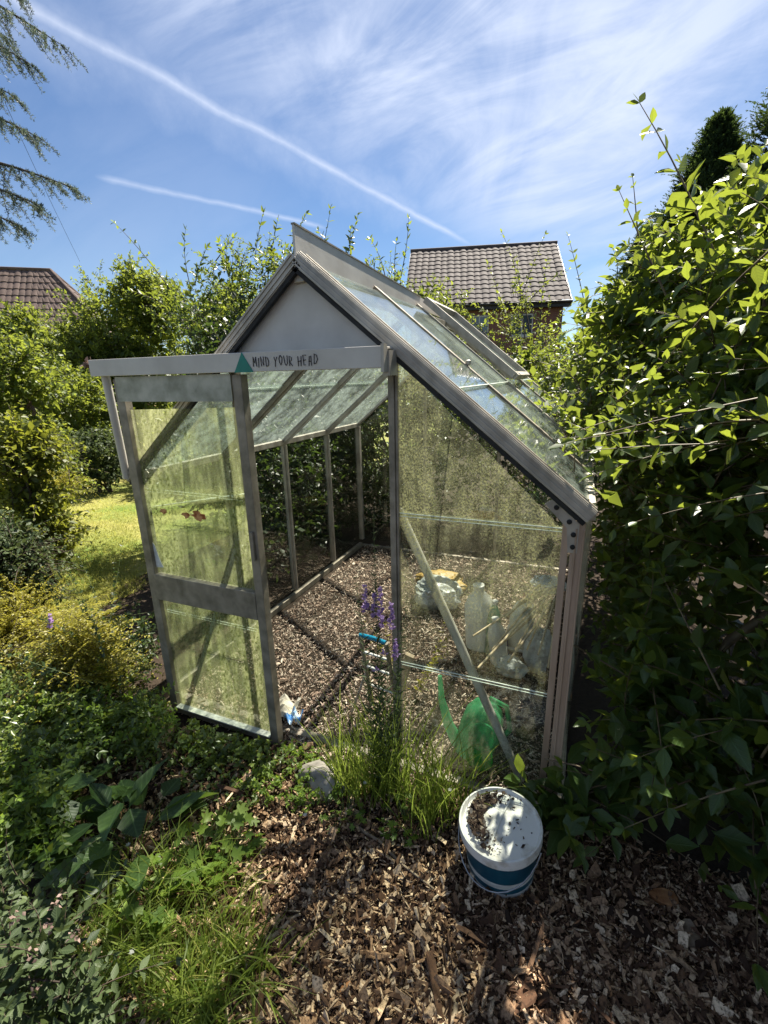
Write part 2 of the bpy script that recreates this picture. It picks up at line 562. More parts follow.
# rafters front/back both slopes; normal of the slope
for sx in (-1, 1):
    up = np.array([sx * SL, 0, 1.0]); up /= np.linalg.norm(up)
    dn = np.array([sx * 1.0, 0, -SL]); dn /= np.linalg.norm(dn)
    top = np.array([sx * .006, 0, RIDGE]); bot = np.array([sx * (X + .004), 0, EAVE - .004])
    for y, nm in ((-.012, 'front'), (DEP, 'back')):
        o_ = np.array([0, y, 0])
        mb = MB().bar(top + o_, bot + o_, .046, .024, up, (0, -.004))
        if nm == 'front':
            for k, (off, hh) in enumerate(((-.019, .010), (-.007, .006), (.006, .006), (.019, .011))):
                mb.bar(top + o_, bot + o_, .005, hh, up, (off * sx, .008 + hh / 2))
            # front flange with grooves
            yo = np.array([0, -.037, 0])
            mb.bar(top + yo, bot + yo, .004, .042, up, (0, -.006))
            for q in (-.021, -.006, .009):
                mb.bar(top + np.array([0, -.041, 0]), bot + np.array([0, -.041, 0]), .0038, .005, up, (0, q))
        part(mb, 'rafter', 'alu')
        if nm == 'front':
            part(MB().bar(top + np.array([0, -.03, 0]), bot + np.array([0, -.03, 0]), .018, .012, up, (0, -.036)), 'rafter_shadow_strip', 'bolt_shadow')  # black strip paints in the shadow gap beneath the rafter
    # glazing bars on the roof and walls
    for k in (1, 2, 3):
        y = DEP * k / 4
        o_ = np.array([0, y, 0])
        mb = MB().bar(top + o_, bot + o_, .018, .026, up, (0, -.008)).bar(top + o_, bot + o_, .006, .014, up, (0, -.028)).bar(top + o_, bot + o_, .030, .004, up, (0, .0075))
        part(mb, 'roof_bar', 'alu' if k != 1 else 'alu_dark')
        mb = MB().box((sx * X - .012, y - .013, .062), (sx * X + .012, y + .013, EAVE - .03)).box((sx * X - .03, y - .004, .062), (sx * X + .012 - .024, y + .004, EAVE - .03)) if sx > 0 else \
            MB().box((sx * X - .012, y - .013, .062), (sx * X + .012, y + .013, EAVE - .03)).box((sx * X + .0125, y - .004, .062), (sx * X + .03, y + .004, EAVE - .03))
        part(mb, 'wall_bar', 'alu')
    # panes
    for k in range(4):
        y0 = DEP * k / 4 + .014; y1 = DEP * (k + 1) / 4 - .014
        if k == 0: y0 = .022
        if k == 3: y1 = DEP - .033
        x0, x1, xm = .03, X - .002, .03 + (X - .03) * .52
        skip_top = False
        vent_bay = (sx > 0 and k == 2)
        for (xa, xb, lift) in ((x0, xm + .012, .004), (xm - .012, x1, -.002)):
            if vent_bay and lift > 0:
                lift = .038
            pa = np.array([sx * xa, 0, roofz(xa)]) + up * lift; pb = np.array([sx * xb, 0, roofz(xb)]) + up * lift
            th = up * .004
            q = MB().add([pa + (0, y0, 0), pb + (0, y0, 0), pb + (0, y1, 0), pa + (0, y1, 0), pa + th + (0, y0, 0), pb + th + (0, y0, 0), pb + th + (0, y1, 0), pa + th + (0, y1, 0)],
                         [(3, 2, 1, 0), (4, 5, 6, 7), (0, 1, 5, 4), (1, 2, 6, 5), (2, 3, 7, 6), (3, 0, 4, 7)])
            if vent_bay and lift > .02:
                vt = q.build('roof_vent', M['glass_roof'], gh); vt['label'] = 'raised hinged vent pane in the roof'
                fr = MB()
                e = [pa + th + (0, y0 - .012, 0), pb + th + (0, y0 - .012, 0), pb + th + (0, y1 + .012, 0), pa + th + (0, y1 + .012, 0)]
                for i in range(4):
                    fr.bar(e[i], e[(i + 1) % 4], .03, .034, up, (0, .0125 - .002 * (i % 2)))
                fr.build('vent_frame', M['alu'], vt)
            else:
                part(q, 'roof_pane', 'glass_roof')
        pl = np.array([sx * (xm + .012), 0, roofz(xm + .012)]) + up * .012
        if not vent_bay:
            part(MB().bar(pl + (0, y0 + .002, 0), pl + (0, y1 - .002, 0), .004, .003, up), 'glazing_lap', 'lap')
        # side walls
        for (za, zb, dx) in ((.064, .62, 0), (.61, EAVE - .032, .0055)):
            q = MB().box((sx * X - .002 + dx * sx, y0, za), (sx * X + .002 + dx * sx, y1, zb))
            part(q, 'side_pane', 'glass_side')
part(MB().lathe([(.004, 0), (.012, .004), (.012, .02), (.005, .024)], c=(.44, DEP / 4, roofz(.44) + .016), n=10), 'clip', 'alu')

# gable ends
zh = 1.675
xh = (RIDGE - zh) / SL
gp_ = MB().prism([(-xh + .02, -.004, zh + .004), (xh - .02, -.004, zh + .004), (0.004, -.004, RIDGE - .03), (-.004, -.004, RIDGE - .03)], (0, .006, 0))
part(gp_, 'gable_panel', 'panel', label='plain grey triangular gable panel over the door rail')
part(MB().box((-xh, -.012, zh - .03), (xh, .014, zh + .002)), 'head_beam', 'alu')
jt = float(roofz(.32)) - .06
for sx in (-1, 1):
    mb = MB().box((sx * .322 - .011, -.018, .024), (sx * .322 + .011, .02, jt)).box((sx * .322 + (.0115 if sx > 0 else -.0205), -.012, .062), (sx * .322 + (.0205 if sx > 0 else -.0115), .012, jt - .012))
    part(mb, 'door_jamb', 'alu_dark', bevel=.002)
    # braces behind the front panes
    mb = MB().tube([(sx * .325, .034, 1.12), (sx * .82, .034, .07)], .0165 if sx > 0 else .014, 12)
    part(mb, 'brace', 'pole', label='pale diagonal tube behind the right front pane' if sx > 0 else None)
    a, b = .337, X - .024
    if sx > 0: b = X - .07
    def P(x, z): return (sx * x, -.002, z)
    def rz(x): return float(roofz(x)) - .05
    lp1, lp2 = .505, 1.115
    xc = min(b, (RIDGE - .05 - lp2) / SL)
    panes = [('front_pane', [P(a, .064), P(b, .064), P(b, lp1 + .008), P(a, lp1 + .008)], .0, 'glass_low'),
             ('front_pane', [P(a, lp1 - .008), P(b, lp1 - .008), P(b, rz(b)), P(xc, lp2 + .008), P(a, lp2 + .008)], .0045, 'glass_front'),
             ('front_pane', [P(a, lp2 - .008), P(xc, lp2 - .008), P(a, rz(a))], .0, 'glass_front')]
    for nm, poly, dy, gm in panes:
        part(MB().prism([(p[0], p[1] + dy, p[2]) for p in poly], (0, .004, 0)), nm, gm if sx > 0 else 'glass_side')
    for lp, xr in ((lp1, b), (lp2, xc)):
        part(MB().box((min(sx * a, sx * xr), -.0065, lp + .003), (max(sx * a, sx * xr), -.0035, lp + .0055)).box((min(sx * a, sx * xr), -.0065, lp - .008), (max(sx * a, sx * xr), -.0035, lp - .0065)), 'glazing_lap', 'lap')
    # corner gusset plate
    part(MB().prism([(sx * (X - .115), -.028, EAVE + .035), (sx * (X - .03), -.028, EAVE - .035), (sx * (X - .03), -.028, EAVE - .13), (sx * (X - .058), -.028, EAVE - .13), (sx * (X - .066), -.028, EAVE - .05), (sx * (X - .135), -.028, EAVE + .02)], (0, .003, 0)), 'gusset_plate', 'alu')
    for (bx, bz) in ((X - .1, EAVE + .012), (X - .06, EAVE - .03), (X - .045, EAVE - .07), (X - .044, EAVE - .11)):
        part(MB().lathe([(.008, 0), (.008, .004), (.004, .006)], c=(sx * bx, -.028, bz), n=8, rot=Matrix.Rotation(PI / 2, 3, 'X')), 'bolt', 'bolt_shadow')
    # back gable
    part(MB().box((sx * .322 - .012, DEP - .015, .062), (sx * .322 + .012, DEP + .015, jt)), 'back_bar', 'alu_dark')
    part(MB().prism([(sx * .337, DEP - .001, .064), (sx * (X - .022), DEP - .001, .064), (sx * (X - .022), DEP - .001, rz(X - .022)), (sx * .337, DEP - .001, rz(.337))], (0, .004, 0)), 'back_pane', 'glass_side')
part(MB().prism([(-.308, DEP - .001, .064), (.308, DEP - .001, .064), (.308, DEP - .001, rz(.308)), (0, DEP - .001, RIDGE - .08), (-.308, DEP - .001, rz(.308))], (0, .004, 0)), 'back_pane', 'glass_side')
# small things on the far panes: blue and green tape patches catching the light
# door rail (hood)
RX0, RX1 = -.948, .34
dr = MB().box((RX0, -.126, 1.612), (RX1, -.119, 1.676)).box((RX0, -.1185, 1.669), (RX1, -.024, 1.676)).box((RX0, -.1185, 1.612), (RX1, -.108, 1.618)).box((RX0, -.118, 1.6185), (RX0 + .004, -.03, 1.6685))
rail = part(dr, 'door_rail', 'panel', bevel=.003, label='long grey rail over the doorway carrying the handwritten warning')
part(MB().box((RX1 - .012, -.1, 1.59), (RX1 + .012, -.03, 1.665)).box((RX1 - .004, -.13, 1.6), (RX1 + .006, -.1, 1.682)), 'rail_bracket', 'alu')
part(MB().tube([tuple(aty(105, 374, -.10)), tuple(aty(127, 478, -.035))], .0165, 12), 'rail_support', 'panel')
# triangle sticker
tri = MB().prism([(-.218, -.1285, 1.611), (-.138, -.1285, 1.611), (-.180, -.1285, 1.676)], (0, .002, 0))
tr_ = part(tri, 'triangle_sticker', 'teal', rail, label='small teal green triangle stuck on the rail')
# handwritten letters: strokes in a unit box
ST = {'M': [[(0, 0), (.08, 1), (.45, .35), (.8, 1), (.9, 0)]], 'I': [[(.4, 0), (.42, 1)]], 'N': [[(0, 0), (.05, 1), (.75, .05), (.8, 1)]],
      'D': [[(.05, 0), (.1, 1), (.6, .85), (.8, .45), (.55, .08), (.05, 0)]], 'Y': [[(0, 1), (.4, .5), (.8, 1)], [(.4, .5), (.35, 0)]],
      'O': [[(.4, 1), (.05, .7), (.05, .25), (.4, 0), (.75, .3), (.72, .75), (.4, 1)]], 'U': [[(0, 1), (.08, .2), (.4, 0), (.7, .2), (.75, 1)]],
      'R': [[(.05, 0), (.08, 1), (.65, .85), (.62, .55), (.08, .45), (.75, 0)]], 'H': [[(.03, 0), (.05, 1)], [(.75, 0), (.78, 1)], [(.04, .5), (.77, .52)]],
      'E': [[(.7, .98), (.06, 1), (.04, 0), (.7, .03)], [(.05, .5), (.6, .52)]], 'A': [[(0, 0), (.25, .95), (.6, .98), (.8, 0)], [(.1, .45), (.72, .45)]]}
lt = MB(); xx = -.137; hgt = .031
for ch in 'MIND YOUR HEAD':
    if ch == ' ':
        lt.build('lettering', M['ink'], rail); lt = MB(); xx += .013; continue
    w = .0150 if ch != 'I' else .008
    zb = 1.628 + random.uniform(-.003, .003)
    for st in ST[ch]:
        lt.tube([(xx + px * w + random.uniform(-.0015, .0015), -.1275, zb + pz * hgt) for px, pz in st], .00135, 5)
    xx += w + .0050
lt.build('lettering', M['ink'], rail)

# sliding door
DX0, DX1, DY = -.852, -.212, -.085
door = thing('sliding_door', (DX0, DY, .0), 'x', 'x')
del door['label']; del door['category']
door.parent = gh; door.location = (DX0, DY, 0)
door['label'] = 'open sliding door with green algae on its panes'
f = MB()
f.box((DX0, DY - .02, .0), (DX0 + .045, DY + .015, 1.60)); f.box((DX1 - .04, DY - .022, -.01), (DX1, DY + .017, 1.605))
f.box((DX0 + .0455, DY - .016, .0), (DX1 - .0405, DY + .012, .04))
f.box((DX0 + .0455, DY - .024, .628), (DX1 - .0405, DY + .011, .752))
part(f, 'door_frame', 'alu_dark', door, bevel=.002)
part(MB().box((DX0 + .02, DY - .026, 1.512), (DX1 - .042, DY - .0225, 1.608)), 'header_panel', 'panel_dirty', door)
part(MB().box((DX0 + .046, DY - .03, .041), (DX1 - .041, DY - .001, .046)), 'lit_bottom_ledge', 'tape', door)  # white colour paints in the light falling on the rail's ledge
part(MB().prism([(DX0 + .044, DY, .75), (DX1 - .04, DY, .75), (DX1 - .04, DY, 1.49), (DX0 + .044, DY, 1.478)], (0, .004, 0)), 'upper_pane', 'glass_door', door)
part(MB().box((DX0 + .044, DY, .046), (DX1 - .04, DY + .004, .63)), 'lower_pane', 'glass_door', door)
part(MB().bar((DX0 + .06, DY + .02, 1.06), (DX1 - .05, DY + .02, 1.16), .003, .02, (0, 1, 0)), 'pane_strip', 'lap', door)
for (u, v, w, h) in ((198, 516, .085, .045), (186, 515, .05, .034), (163, 511, .045, .026)):
    c = aty(u, v, DY - .0025); poly = []
    for k in range(14):
        a = 2 * PI * k / 14; r = random.uniform(.55, 1.1)
        poly.append((c[0] + w * .5 * r * math.cos(a), DY - .0025, c[2] + h * .5 * r * math.sin(a)))
    part(MB().prism(poly, (0, .0015, 0)), 'stain', 'rust', door)
c = aty(156, 556, DY - .0025)
part(MB().prism([(c[0] - .012, DY - .003, c[2] + .07), (c[0] + .004, DY - .003, c[2] + .05), (c[0] + .018, DY - .003, c[2] - .01), (c[0] + .035, DY - .003, c[2] - .05), (c[0] - .012, DY - .003, c[2] - .055)], (0, .0015, 0)), 'torn_tape', 'tape', door)
part(MB().box((DX1 - .03, DY - .035, .9), (DX1 - .012, DY - .0225, 1.02)), 'door_handle', 'alu_dark', door, bevel=.003)

# ------------------------------------------------------------------ ground, lawn, litter
def soil_mat():
    m, t, o = mat('dark_soil')
    co = t.tex('Object')
    n = t.noise(co, 2.5, 8, .65); n2 = t.noise(co, 60, 5, .7)
    c = t.ramp(t.math('ADD', t.math('MULTIPLY', n, .5), t.math('MULTIPLY', n2, .5)), [(.3, (.014, .010, .007)), (.55, (.045, .032, .022)), (.75, (.10, .075, .05))])
    t.l.new(t.pbsdf(c, .9, 0, .2, t.bump(n2, .8, .012)), o)
    return m


M['soil'] = soil_mat()


def gridsheet(x0, x1, y0, y1, nx, ny, zf):
    mb = MB()
    V = [(x0 + (x1 - x0) * i / nx, y0 + (y1 - y0) * j / ny, 0) for j in range(ny + 1) for i in range(nx + 1)]
    V = [(x, y, zf(x, y)) for x, y, _ in V]
    F = [(j * (nx + 1) + i, j * (nx + 1) + i + 1, (j + 1) * (nx + 1) + i + 1, (j + 1) * (nx + 1) + i) for j in range(ny) for i in range(nx)]
    return mb.add(V, F, True)


o = gridsheet(-400, 400, -300, 500, 8, 8, lambda x, y: -.012).build('ground', M['soil'], loc=(0, 0, 0), recalc=False); tag(o, kind='structure')
m, t, o_ = mat('lawn_turf')
co = t.tex('Object')
n = t.noise(co, .9, 5, .6); n2 = t.noise(co, 30, 4, .7)
c = t.mixc(t.smooth(n2, .3, .7), t.ramp(n, [(.35, (.08, .13, .022)), (.65, (.24, .22, .065))]), t.ramp(n, [(.35, (.14, .21, .035)), (.65, (.36, .32, .11))]))
t.l.new(t.pbsdf(c, .85, 0, .2, t.bump(n2, .8, .02)), o_)
M['turf'] = m
o = gridsheet(-30, -2.45, -4, 30, 2, 2, lambda x, y: -.004).build('lawn', M['turf'], loc=(-8, 4, 0), recalc=False); tag(o, kind='structure')

grass_m = leafmat('grass_blade', (.07, .12, .016), (.22, .27, .05), (.42, .52, .09), .5, .5, .3)
grass_dry = leafmat('lawn_blade', (.12, .17, .025), (.40, .37, .11), (.62, .62, .14), .5, .55, .25)
G = Geo()
N = 26000
th = rng.uniform(.25, .75, N)
uu = rng.uniform(10, 140, N); vv = 468 + (640 - 468) * rng.random(N) ** .8
P = np.array([gp(a, b) for a, b in zip(uu, vv)])
P += rng.normal(0, .06, P.shape) * np.array([1, 1, 0]); P[:, 2] = 0
P = P[P[:, 0] < -2.2]
d = unit(rng.normal(0, .45, P.shape) + np.array([0, 0, 1]))
patch = .5 + .5 * np.sin(P[:, 0] * 1.7 + 1.3 * np.sin(P[:, 1] * 1.1)) * np.cos(P[:, 1] * 1.4)
G.blades(P, d, rng.uniform(.025, .06, len(P)), rng.uniform(.003, .006, len(P)), 3, .3, np.clip(patch * .6 + rng.random(len(P)) * .5, 0, 1))
o = G.build('lawn_grass', grass_dry); tag(o, 'sunlit patchy lawn grass beyond the golden shrub', 'grass', kind='stuff')


def chips(name, label, cat, pts, size, m, zmax=.022, flat=.35, aspect=(.2, .5)):
    """irregular wood chips / litter: small skewed slabs lying at all angles"""
    N = len(pts)
    L = size * np.exp(rng.normal(0, .45, N)); Wd = L * rng.uniform(*aspect, N); H = np.minimum(L * rng.uniform(.06, .2, N), .006)
    a = unit(np.stack([rng.normal(0, 1, N), rng.normal(0, 1, N), rng.normal(0, flat, N)], 1))
    nn = unit(np.stack([rng.normal(0, flat, N), rng.normal(0, flat, N), np.ones(N)], 1))
    sd = unit(np.cross(nn, a)); nn = np.cross(a, sd)
    Tm = np.array([(-1, -1, -1), (1, -.7, -1), (1, .7, -1), (-1, 1, -1), (-1, -1, 1), (1, -.7, 1), (1, .7, 1), (-1, 1, 1)], float) * .5
    J = Tm[None] + rng.normal(0, .17, (N, 8, 3)) * np.array([1, 1, .4])
    V = pts[:, None] + a[:, None] * (J[..., 0] * L[:, None])[..., None] + sd[:, None] * (J[..., 1] * Wd[:, None])[..., None] + nn[:, None] * (J[..., 2] * H[:, None])[..., None]
    zmin = V[..., 2].min(1)
    lift = rng.uniform(-.004, zmax, N) - zmin + pts[:, 2]
    V[..., 2] += lift[:, None]
    F = np.array([(0, 2, 1), (0, 3, 2), (4, 5, 6), (4, 6, 7), (0, 1, 5), (0, 5, 4), (1, 2, 6), (1, 6, 5), (2, 3, 7), (2, 7, 6), (3, 0, 4), (3, 4, 7)])
    FF = (F[None] + (np.arange(N) * 8)[:, None, None]).reshape(-1, 3)
    G = Geo(); G.raw(V.reshape(-1, 3), FF, np.repeat(rng.random(N), 8))
    o = G.build(name, m, smooth=False)
    return tag(o, label, cat, kind='stuff')


def chipmat(name, stops):
    m, t, o = mat(name)
    c = t.ramp(t.attr('var'), stops)
    n = t.noise(t.mapping(t.tex('Object'), scale=(1, 1, 1)), 120, 4, .7)
    c = t.mixc(t.smooth(n, .42, .72), c, (.035, .02, .012))
    t.l.new(t.pbsdf(c, .8, 0, .25, t.bump(n, .4, .002)), o)
    return m


M['mulch'] = chipmat('wood_chip', [(0, (.02, .010, .006)), (.3, (.095, .048, .026)), (.6, (.29, .175, .10)), (.82, (.53, .37, .23)), (1, (.70, .54, .37))])
M['litter'] = chipmat('straw_litter', [(0, (.18, .11, .08)), (.35, (.46, .33, .245)), (.7, (.66, .53, .42)), (1, (.80, .70, .56))])
N = 55000
uu = rng.uniform(60, 775, N); vv = 745 + (1040 - 745) * rng.random(N) ** .75
P = np.array([gp(a, b) for a, b in zip(uu, vv)]); P[:, 2] = -.006
P = P[(P[:, 1] < -.05)]
P[:, :2] += rng.normal(0, .02, (len(P), 2))
chips('wood_chip_mulch', 'brown wood chip mulch scattered in front of the greenhouse', 'mulch', P, .012, M['mulch'], .028, .65, (.2, .7))
NF = 26000
uu = rng.uniform(60, 775, NF); vv = 745 + (1040 - 745) * rng.random(NF) ** .75
P = np.array([gp(a, b) for a, b in zip(uu, vv)]); P[:, 2] = -.004
chips('bark_dust', 'fine brown bark dust filling the gaps of the mulch', 'mulch', P[P[:, 1] < -.05], .0065, M['mulch'], .018, .6, (.2, .7))
NL = 600
uu = rng.uniform(180, 775, NL); vv = rng.uniform(780, 1040, NL)
P = np.array([gp(a, b) for a, b in zip(uu, vv)]); P[:, 2] = .004
chips('bark_shards', 'longer splinters of bark lying over the wood chip mulch', 'mulch', P[P[:, 1] < -.06], .032, M['mulch'], .02, .35, (.06, .2))
N = 38000
P = np.stack([rng.uniform(-.9, .92, N), (DEP + .12) * rng.random(N) ** 1.25 - .10, np.full(N, -.005)], 1)
chips('dry_litter', 'pale dry litter covering the greenhouse floor', 'litter', P, .0095, M['litter'], .016, .4, (.12, .4))
# strewn sticks and single pieces of wood
M['twig'] = noisy('grey_brown_twig', (.10, .07, .045), (.26, .20, .14), 30, .8, 0, .25, .3)
M['palewood'] = noisy('pale_weathered_wood', (.30, .22, .14), (.50, .40, .28), 25, .75, 0, .25, .3, (1, 1, 3))
M['orangewood'] = noisy('orange_brown_bark', (.20, .08, .03), (.38, .20, .09), 30, .8, 0, .25, .3)


def stick(p, q, r, m, label, sag=.01):
    p = gp(*p, .016); q = gp(*q, .02)
    n = 6; pts = []
    for i in range(n + 1):
        s = i / n
        pts.append(p + (q - p) * s + np.array([random.uniform(-.006, .006), random.uniform(-.006, .006), random.uniform(0, sag)]))
    o = MB().tube(pts, [r * (1 - .45 * i / n) for i in range(n + 1)], 7).build('stick', M[m])
    return tag(o, label, 'stick', 'sticks lying on the mulch')


stick((355, 824), (432, 890), .006, 'twig', 'long thin straight stick left of the bucket, below the grass tuft')
stick((262, 880), (275, 935), .004, 'twig', 'thin forked twig beside the sunlit grass clump')
stick((268, 942), (300, 915), .007, 'palewood', 'short pale stick just right of the sunlit grass clump')
stick((452, 1020), (462, 975), .009, 'palewood', 'upright pale wood splinter at the bottom edge of the photo')
stick((490, 1022), (499, 988), .008, 'palewood', 'second pale splinter at the bottom edge, nearer the dark shade')
stick((100, 742), (108, 778), .007, 'palewood', 'pale broken stick above the broad dark leaves')
stick((118, 776), (160, 770), .008, 'twig', 'flat weathered stick above the broad dark leaves')
stick((512, 975), (575, 935), .005, 'twig', 'thin curved twig in the shade below the bucket')
stick((300, 972), (318, 955), .006, 'palewood', 'short pale stick in the middle of the sunlit mulch')


def slab(u, v, l, w, h, ang, m, label):
    c = gp(u, v, .02)
    n = 9; poly = []
    for k in range(n):
        a = 2 * PI * k / n; r = random.uniform(.8, 1.1)
        x, y = l * .5 * r * math.cos(a), w * .5 * r * math.sin(a)
        poly.append((c[0] + x * math.cos(ang) - y * math.sin(ang), c[1] + x * math.sin(ang) + y * math.cos(ang), .012 + random.uniform(0, .008)))
    o = MB().prism(poly, (0, 0, h)).build('wood_slab', M[m], bevel=.002)
    return tag(o, label, 'wood chip', 'big pieces of wood on the mulch')


slab(664, 898, .085, .05, .014, .3, 'orangewood', 'large orange brown slab of wood in the shade under the right shrub')
slab(346, 988, .04, .024, .006, .9, 'orangewood', 'small orange chip on the sunlit mulch')
slab(690, 935, .08, .05, .012, 1.4, 'twig', 'grey slab of wood in the shade at the lower right')
slab(240, 905, .05, .03, .01, .5, 'palewood', 'pale slab of wood at the edge of the grass clump')

# stone by the threshold
import bmesh


def rock(name, c, r, m, label, seed=1):
    bm = bmesh.new(); bmesh.ops.create_icosphere(bm, subdivisions=4, radius=1)
    rs = random.Random(seed)
    planes = [(Vector((rs.uniform(-1, 1), rs.uniform(-1, 1), rs.uniform(-.2, 1))).normalized(), rs.uniform(.55, .85)) for _ in range(10)]
    from mathutils import noise
    for v in bm.verts:
        for n_, dd in planes:
            k = v.co.dot(n_) - dd
            if k > 0: v.co -= n_ * k
        v.co += v.co.normalized() * noise.noise(v.co * 3) * .06
        v.co = Vector((v.co.x * r[0], v.co.y * r[1], v.co.z * r[2]))
    me = bpy.data.meshes.new(name); bm.to_mesh(me); bm.free()
    for p in me.polygons: p.use_smooth = True
    me.materials.append(m)
    o = bpy.data.objects.new(name, me); link(o, None, c)
    return tag(o, label, 'stone')


M['stone'] = noisy('pale_stone', (.17, .15, .13), (.38, .35, .31), 12, .85, 0, .25, .5)
rock('stone', (.085, -.215, .02), (.125, .08, .075), M['stone'], 'pale flat faced stone in front of the doorway', 4)

# ------------------------------------------------------------------ bucket
BC = np.array([.795, -.283, 0.0])
M['whiteplastic'] = noisy('scuffed_white_plastic', (.55, .54, .50), (.74, .74, .71), 16, .45, 0, .45, .08)
M['bluelabel'] = noisy('petrol_blue_label', (.004, .05, .085), (.008, .075, .115), 10, .35, 0, .5, .03)
M['wire'] = noisy('galvanised_wire', (.2, .2, .2), (.4, .4, .4), 20, .4, .7)
bk = thing('paint_bucket', BC, 'white lidded plastic tub with a dark blue band standing on the mulch', 'bucket')
bk.rotation_euler = (math.radians(2), math.radians(-3), 0)
HB = .205
part(MB().lathe([(.100, 0), (.104, .004), (.122, HB - .035), (.123, HB - .012)], c=BC, n=48), 'tub', 'whiteplastic', bk)
part(MB().lathe([(.1115, .085), (.1130, .0852), (.1222, HB - .043), (.121, HB - .0425)], c=BC, n=48), 'label_band', 'bluelabel', bk)
part(MB().lathe([(.1065, .038), (.1078, .0382), (.1105, .062), (.1092, .0622)], c=BC, n=48), 'label_stripe', 'bluelabel', bk)
lid = MB().lathe([(.127, HB - .036), (.1305, HB - .034), (.1315, HB - .006), (.130, HB), (.1245, HB + .001), (.1225, HB - .004), (.118, HB - .0105), (.05, HB - .0095), (.002, HB - .009)], c=BC, n=56)
M['lidmat'] = noisy('stained_white_lid', (.36, .32, .25), (.62, .61, .58), 14, .5, 0, .4, .1, lo=.30, hi=.46)
part(lid, 'lid', 'lidmat', bk)
# fold ridge on the lid and wire handle hanging at the side
part(MB().tube([BC + (-.02, -.10, HB - .008), BC + (.0, .02, HB - .0065), BC + (.02, .10, HB - .008)], .003, 8), 'lid_crease', 'whiteplastic', bk)
hp = []
for k in range(17):
    a = PI * k / 16 - .3
    hp.append(BC + np.array([.135 * math.cos(a + PI), .135 * math.sin(a + PI) * .98 - .0, HB - .03 - .105 * math.sin(PI * k / 16)]))
part(MB().tube(hp, .0022, 6), 'handle', 'wire', bk)
M['debris'] = chipmat('dark_debris', [(0, (.02, .012, .01)), (.6, (.06, .035, .025)), (.9, (.2, .15, .1)), (1, (.35, .3, .24))])
N = 1300
ang = rng.normal(PI * .98, .6, N); rr = .112 * np.sqrt(rng.uniform(.35, 1, N))
P = np.stack([BC[0] + rr * np.cos(ang), BC[1] + rr * np.sin(ang), np.full(N, HB - .006)], 1)
P2 = np.stack([BC[0] + rng.uniform(-.06, .09, 22), BC[1] + rng.uniform(-.07, .07, 22), np.full(22, HB - .007)], 1)
o = chips('lid_debris', 'dark crumbs of soil and bark lying on the white tub lid', 'debris', np.concatenate([P, P2]), .0058, M['debris'], .006, .4, (.3, .8))

# ------------------------------------------------------------------ things inside the greenhouse
def transmat(name, c, tf=.5, rough=.3, tp=.15):
    m, t, o = mat(name)
    n = t.noise(t.tex('Object'), 20, 4)
    cc = t.mixc(n, tuple(x * .7 for x in c), c)
    s = t.mixs(tf, t.pbsdf(cc, rough, 0, .5), t.shader('ShaderNodeBsdfTranslucent', cc))
    s = t.mixs(tp, s, t.shader('ShaderNodeBsdfTransparent', (1, 1, 1)))
    t.l.new(s, o)
    return m


M['greenplastic'] = transmat('green_plastic', (.10, .50, .22), .55, .35, .3)
M['greenbright'] = transmat('bright_green_plastic', (.04, .62, .10), .55, .3, .05)
M['milk'] = transmat('milky_plastic', (.82, .83, .79), .3, .35, .0)
M['greenbottle'] = transmat('green_bottle', (.10, .30, .20), .5, .2, .3)
M['redcap'] = noisy('red_plastic', (.30, .03, .02), (.42, .07, .05), 12, .4)
M['bluepot'] = noisy('blue_plastic', (.015, .02, .16), (.03, .04, .28), 10, .4)
M['yellowpot'] = noisy('yellow_tray', (.30, .18, .04), (.42, .28, .08), 12, .5)
M['cane'] = noisy('bamboo_cane', (.42, .31, .18), (.70, .57, .38), 22, .6, 0, .35, .1, (1, 1, 1))
M['greybag'] = noisy('grey_plastic_bag', (.30, .32, .30), (.52, .54, .52), 10, .4, 0, .5, .5)
M['turq'] = noisy('turquoise_handle', (.0, .16, .28), (.01, .24, .36), 12, .4)
M['bluepaper'] = noisy('blue_white_wrapper', (.08, .28, .60), (.62, .72, .80), 22, .5, lo=.42, hi=.55)
M['creampaper'] = noisy('creased_pale_paper', (.42, .38, .30), (.62, .58, .50), 10, .7, 0, .3, .5)

# watering can lying against the pane
wc = np.array([.60, .17, 0])
can = thing('watering_can', wc, 'green plastic watering can just inside the right front pane', 'watering can')
rot = Matrix.Rotation(math.radians(14), 3, 'Y') @ Matrix.Rotation(math.radians(-8), 3, 'X')
b_ = MB().lathe([(.070, .0), (.082, .01), (.086, .12), (.082, .18), (.062, .225), (.03, .245)], c=wc + (0, 0, .01), n=28, rot=rot, sq=.75)
part(b_, 'body', 'greenplastic', can)
part(MB().tube([wc + (-.06, -.02, .06), wc + (-.10, -.03, .15), wc + (-.13, -.035, .27), wc + (-.138, -.036, .38)], [.028, .022, .014, .009], 12), 'spout', 'greenplastic', can)
part(MB().lathe([(.055, 0), (.058, .004), (.058, .018), (.05, .02), (.047, .006)], c=wc + (.055, -.070, .165), n=24, rot=Matrix.Rotation(math.radians(72), 3, 'X')), 'filler_ring', 'greenplastic', can)
part(MB().lathe([(.004, 0), (.05, .004), (.055, .03), (.03, .05)], c=wc + (.05, -.072, .075), n=20, rot=Matrix.Rotation(math.radians(80), 3, 'X')), 'lower_boss', 'greenbright', can)
part(MB().tube([wc + (.06, .04, .27), wc + (.13, .05, .24), wc + (.15, .05, .13), wc + (.10, .04, .05)], .011, 10), 'handle', 'greenplastic', can)

BOT = [(.022, 0, 0)]


